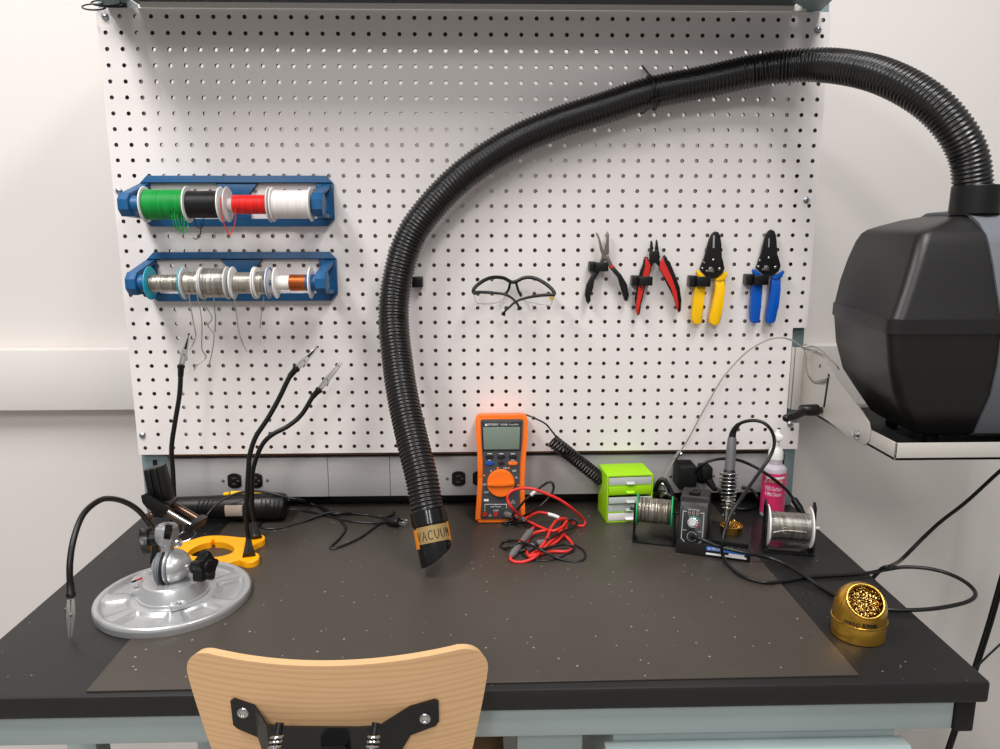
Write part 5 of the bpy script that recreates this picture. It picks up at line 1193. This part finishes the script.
px_ = [(155, 545), (153, 531), (149.7, 524), (139, 511), (126, 502.4), (111, 498.6), (98.4, 501), (83.5, 514), (74, 537.6), (69.8, 565)]
ys2 = [yA+(cp.y-yA)*t for t in (0, .02, .06, .16, .28, .42, .55, .70, .85, .95)]
arm((157, 563), [P(x, y, yy) for (x, y), yy in zip(px_, ys2)]+[P(70.7, 594, cp.y)], (P(70.8, 600, cp.y), P(70.7, 638, cp.y), .0012), False)

# ================================================================== rotary hand tool lying against the raceway
tl_ = thing('power_tool', 'black handheld power tool with yellow switch lying on the bench', 'power tool')
ta, tb2 = V((-.562, -.034, DESK+.0282)), V((P(287, 506, -.034).x, -.034, DESK+.0282))
dd = (tb2-ta).normalized(); TL = (tb2-ta).length
bb = B(); prf = [(0, .013), (.004, .0165), (.02, .0185), (.05, .0195), (TL*.36, .0200), (TL*.48, .0215), (TL*.58, .0238), (TL*.68, .0248), (TL*.86, .0252), (TL*.95, .0245), (TL*.985, .0225), (TL, .0165), (TL+.001, .004)]
bb.lathe(prf, ta, dd, 36); bb.make('housing', 'black', tl_, ang=30)
bb = B()
for i in range(6):
    a0 = TL*.30+i*.008; bb.tube([ta+dd*(a0+.010*(k/12))+V((0, -math.cos(-.3+k*.16)*.0208, math.sin(-.3+k*.16)*.0208)) for k in range(9)], .0008, 6)
bb.make('grip_rib', 'black_matte', tl_)
bb = B()
for i in range(6):
    a0 = TL*.80+i*.0075; bb.tube([ta+dd*(a0+.006*math.sin(k*.3))+V((0, -math.cos(-.35+k*.17)*.0250, math.sin(-.35+k*.17)*.0250)) for k in range(8)], .0013, 6)
bb.make('vent_slot', 'slot', tl_)
bb = B(); xa, xb = P(231, 497, -.04).x, P(262, 495, -.04).x
bb.prism([V((xa, -.046, DESK+.0463)), V((xb-.005, -.046, DESK+.0463)), V((xb, -.030, DESK+.052)), V((xa-.004, -.030, DESK+.052))], (0, .004, .0035), bev=.0012); bb.box((xa-.016, -.034, DESK+.046), (xa-.006, -.026, DESK+.0535), bev=.001); lab(bb.make('switch', 'yellow_grip', tl_), 'yellow slide switch')
bb = B(); x0, x1 = P(225, 514, -.058).x, P(251, 514, -.058).x
rl_ = lambda a: V((0, -.034-.0247*math.cos(a), DESK+.0282+.0247*math.sin(a)))
bb.loft([[V((x, 0, 0))+rl_(a) for a in [-.38+k*.85/8 for k in range(9)]] for x in (x0, (x0*.4+x1*.6), x1)], False, False, closed=False); rt_ = lab(bb.make('rating_label', 'label_grey', tl_), 'grey rating label')
cord = [V((tb2.x-.004, -.034, DESK+.030)), P(291, 499, -.034), Q(308, 502.5, DESK+.012), Q(326, 510, DESK+H), Q(340, 520, DESK+H), Q(345.5, 528.5, DESK+H), Q(340, 538, DESK+H), Q(331.5, 546.5, DESK+H), Q(331.5, 548.8, DESK+H), Q(336, 548.3, DESK+H), Q(345, 545, DESK+H), Q(360, 538, DESK+H), Q(376, 526.5, DESK+H), Q(388, 516.5, DESK+.006), Q(394, 512.3, DESK+.008), Q(392.5, 514, DESK+.008), Q(384, 516.5, DESK+H), Q(366, 515, DESK+H), Q(340, 512.3, DESK+.008), Q(324, 514, DESK+.008), Q(300, 523, DESK+H), Q(280, 528.3, DESK+H), Q(264, 528.5, DESK+H), Q(259.5, 526, DESK+H), Q(262, 522.5, DESK+.004), Q(275, 516.5, DESK+H), Q(289, 510.5, DESK+H), Q(306, 511.5, DESK+H), Q(330, 517, DESK+H), Q(352, 521.5, DESK+H), Q(372, 523.3, DESK+H), Q(386, 522, DESK+.008)]
bb = B(); bb.tube(resample(smooth_path(cord, 6), .003)[0], .0026, 9)
c2 = [P(203, 521, -.10), P(208, 514, -.085), P(217, 504, -.075), P(227, 497.5, -.066), P(238, 493.2, -.058), P(250, 491.5, -.052), P(263, 491.8, -.048), P(276, 494.5, -.044), P(289, 498, -.038), P(299, 499.5, -.03), Q(312, 504, DESK+.006), Q(325, 510.5, DESK+.007), Q(333, 513.8, DESK+.008), Q(345, 513, DESK+.009), Q(358, 513.6, DESK+H), Q(372, 516, DESK+H), Q(383, 518.5, DESK+H)]
bb.tube(resample(smooth_path(c2, 6), .003)[0], .0022, 8); bb.make('cord', 'black', tl_)
pd0, pd1 = Q(386, 521.5, DESK+.0095), Q(401, 522.5, DESK+.0105); pdv = (pd1-pd0).normalized()
bb = B(); bb.lathe([(0, .004), (.003, .0062), (.012, .0082), (.020, .0095), (.024, .0095), (.025, .008)], pd0, pdv, 14); bb.make('plug', 'black', tl_)
bb = B(); s2 = V((-pdv.y, pdv.x, 0)).normalized()
for q in (-1, 1): bb.prism([pd0+pdv*.024+s2*(q*.005)+V((0, 0, -.003)), pd0+pdv*.024+s2*(q*.005)+V((0, 0, .003)), pd0+pdv*.040+s2*(q*.005)+V((0, 0, .003)), pd0+pdv*.040+s2*(q*.005)+V((0, 0, -.003))], s2*.0015, bev=.0003)
bb.make('prong', 'chrome', tl_)

# ================================================================== chair seen from behind
ch = thing('plywood_chair', 'maple plywood chair with a curved back pushed to the bench', 'chair')
XC, YC0, ZT, WH, HB = -.137, -.645, .853, .1605, .235
def back(s, t, off=0.):
    # s across -1..1, t downwards 0..1 ; curved in plan, leaning back
    rc = .032; z = t*HB
    w_ = WH*(1-.30*max(0, (t-.14))**1.2)
    if z < rc: w_ -= rc-math.sqrt(max(0, rc*rc-(rc-z)**2))
    zb = HB-z; 
    if zb < rc: w_ -= rc-math.sqrt(max(0, rc*rc-(rc-zb)**2))
    x = s*w_
    yc = .034*(x/WH)**2
    zz = ZT-z-.004*(1-(x/WH)**2)*(1-t)
    y = YC0+yc+.030*t
    n_ = V((-2*.034*x/WH**2, 1, 0)).normalized()
    return V((XC+x, y, zz))+n_*off
NT, NSs = 60, 40
ts = [.5-.5*math.cos(PI*i/NT) for i in range(NT+1)]
bb = B(); TH = .0105
fr = [[bb.v(back(-1+2*k/NSs, t, 0)) for k in range(NSs+1)] for t in ts]; bk = [[bb.v(back(-1+2*k/NSs, t, TH)) for k in range(NSs+1)] for t in ts]
for i in range(NT):
    for k in range(NSs):
        bb.f([fr[i][k], fr[i][k+1], fr[i+1][k+1], fr[i+1][k]]); bb.f([bk[i][k], bk[i+1][k], bk[i+1][k+1], bk[i][k+1]])
bb.mi = 1
edge = [(0, k) for k in range(NSs)]+[(i, NSs) for i in range(NT)]+[(NT, k) for k in range(NSs, 0, -1)]+[(i, 0) for i in range(NT, 0, -1)]
for q, (i, k) in enumerate(edge):
    i2, k2 = edge[(q+1) % len(edge)]; bb.f([fr[i][k], bk[i][k], bk[i2][k2], fr[i2][k2]])
bb.make('backrest', ['maple', 'ply_edge'], ch, ang=45)
yb = lambda x, z: back((x-XC)/WH, (ZT-z)/HB).y
pz_ = P(330, 722, -.65)
zw1, zw0 = P(330, 706, -.64).z, P(330, 737, -.64).z
xl0, xl1, xm0, xm1, xr0, xr1 = [P(q, 722, -.642).x for q in (226, 252, 268, 380, 409, 438)]
bb = B()
def strip(pts, th=.003):
    # pts: (x, ztop, zbottom, stand off from the wood)
    A_ = [[bb.v(V((x, yb(x, z)-o_-d, z))) for x, zt_, zb_2, o_ in pts for z in (zt_,)] for d in (0, th)]
    C2 = [[bb.v(V((x, yb(x, zb_2)-o_-d, zb_2))) for x, zt_, zb_2, o_ in pts] for d in (0, th)]
    n_ = len(pts)
    for i in range(n_-1):
        bb.f([A_[1][i], A_[1][i+1], C2[1][i+1], C2[1][i]]); bb.f([A_[0][i], C2[0][i], C2[0][i+1], A_[0][i+1]])
        bb.f([A_[0][i], A_[0][i+1], A_[1][i+1], A_[1][i]]); bb.f([C2[0][i], C2[1][i], C2[1][i+1], C2[0][i+1]])
    for i in (0, n_-1): bb.f([A_[0][i], A_[1][i], C2[1][i], C2[0][i]])
zm = zw0-.055
strip([(xl0, zw1-.002, zw0+.004, .0004), (xl0+.004, zw1+.001, zw0, .0004), (xl1, zw1-.004, zw0-.008, .0004), (xm0, zw1-.016, zm, .014), (xm0+.02, zw1-.0165, zm, .014), (xm1-.02, zw1-.0175, zm, .014), (xm1, zw1-.0175, zm, .014), (xr0, zw1-.008, zw0-.008, .0004), (xr1-.004, zw1-.004, zw0-.001, .0004), (xr1, zw1-.007, zw0+.004, .0004)])
bb.make('bracket', 'black_gloss', ch, ang=25)
for x, zz in ((P(239, 721, -.642).x, P(239, 721, -.642).z), (P(424, 727, -.642).x, P(424, 727, -.642).z)):
    y = yb(x, zz)-.0034; bb = B(); bb.lathe([(0, .0062), (.0012, .0060), (.0022, .0048), (.0024, .0034), (.0012, .003), (.0012, 0)], (x, y, zz), (0, -1, .0), 20); bb.make('bolt', 'chrome', ch)
for px in (277.5, 374):
    c0 = P(px+1.5, 727, -.664); c1 = P(px-3, 752, -.676); d = (c1-c0).normalized(); x, y, _ = frame(d)
    bb = B(); bb.cyl(c0-d*.004, c1+d*.05, .0042, seg=14); lab(bb.make('spring_pin', 'black', ch), 'black pin inside the spring')
    bb = B(); N_ = 9*16; bb.tube([c0+d*(.008+.040*i/N_)+x*(.0058*math.cos(2*PI*i/16))+y*(.0058*math.sin(2*PI*i/16)) for i in range(N_+1)], .0014, 8); bb.make('spring', 'chrome', ch)
# seat, column and base, out of the frame below the bench edge
bb = B(); bb.prism([V((XC+x, -.41+y, .52)) for x, y in rrect(.37, .36, .09, 6)], (0, 0, .011), bev=.003); bb.make('seat', 'maple', ch)
bb = B(); bb.tube(smooth_path([V((XC, -.660, .760)), V((XC, -.655, .70)), V((XC, -.615, .62)), V((XC, -.585, .52)), V((XC, -.52, .492)), V((XC, -.42, .49))], 6), .016, 12); bb.box((XC-.09, -.50, .497), (XC+.09, -.32, .5195), bev=.004); bb.make('back_support', 'black', ch)
bb = B(); bb.cyl((XC, -.41, .10), (XC, -.41, .498), .022, seg=20); bb.make('column', 'black', ch)
for k in range(5):
    a = 2*PI*k/5+.3; bb = B(); d = V((math.cos(a), math.sin(a), 0)); c = V((XC, -.41, 0))
    bb.tube([c+V((0, 0, .115)), c+d*.14+V((0, 0, .095)), c+d*.27+V((0, 0, .065))], lambda i: .02-.004*i, 10); l_ = bb.make('leg', 'black', ch)
    bb = B(); s_ = V((-d.y, d.x, 0)); bb.lathe([(-.012, .020), (-.010, .025), (.010, .025), (.012, .020)], c+d*.27+V((0, 0, .025)), s_, 18); bb.box((-.006, -.006, .03), (.006, .006, .06), Matrix.Translation(c+d*.27)); bb.make('castor', 'black', l_)

# ------------------------------------------------------------------ origins: every thing's origin goes to the foot of its own geometry
bpy.context.view_layer.update()
def kids(o): return [c for c in bpy.data.objects if c.parent == o]
def tree(o):
    out = [o]
    for c in kids(o): out += tree(c)
    return out
for o in [o for o in COL.objects if o.parent is None and o.type in ('MESH', 'EMPTY')]:
    T = [t for t in tree(o) if t.type == 'MESH']
    if not T: continue
    xs = [v_.co for t in T for v_ in t.data.vertices]
    lo = V((min(c.x for c in xs), min(c.y for c in xs), min(c.z for c in xs))); hi = V((max(c.x for c in xs), max(c.y for c in xs), max(c.z for c in xs)))
    c = V(((lo.x+hi.x)/2, (lo.y+hi.y)/2, lo.z))
    for t in T:
        t.data.transform(Matrix.Translation(-c)); t.data.update()
    o.location = c

# ------------------------------------------------------------------ light: ceiling troffers of the room, and the colour management
def area(name, loc, sx, sy, power, col=(1, .98, .963)):
    l = bpy.data.lights.new(name, 'AREA'); l.shape = 'RECTANGLE'; l.size = sx; l.size_y = sy; l.energy = power; l.color = col
    o = bpy.data.objects.new(name, l); COL.objects.link(o); o.location = loc
    return o
area('ceiling_light', (-1.0, -1.05, 2.7), .4, 1.2, 40)
area('ceiling_light', (.6, -1.05, 2.7), .4, 1.2, 28)
area('ceiling_light', (-.7, -3.2, 2.7), .35, 1.2, 38)
area('ceiling_light', (.5, -3.2, 2.7), .35, 1.2, 20)
w = bpy.data.worlds.new('room'); SC.world = w; w.use_nodes = True
w.node_tree.nodes['Background'].inputs[0].default_value = (1, .985, .97, 1)
w.node_tree.nodes['Background'].inputs[1].default_value = .3
SC.view_settings.view_transform = 'Standard'; SC.view_settings.look = 'None'; SC.view_settings.gamma = 1
SC.view_settings.use_curve_mapping = False
SC.view_settings.exposure = 0.1
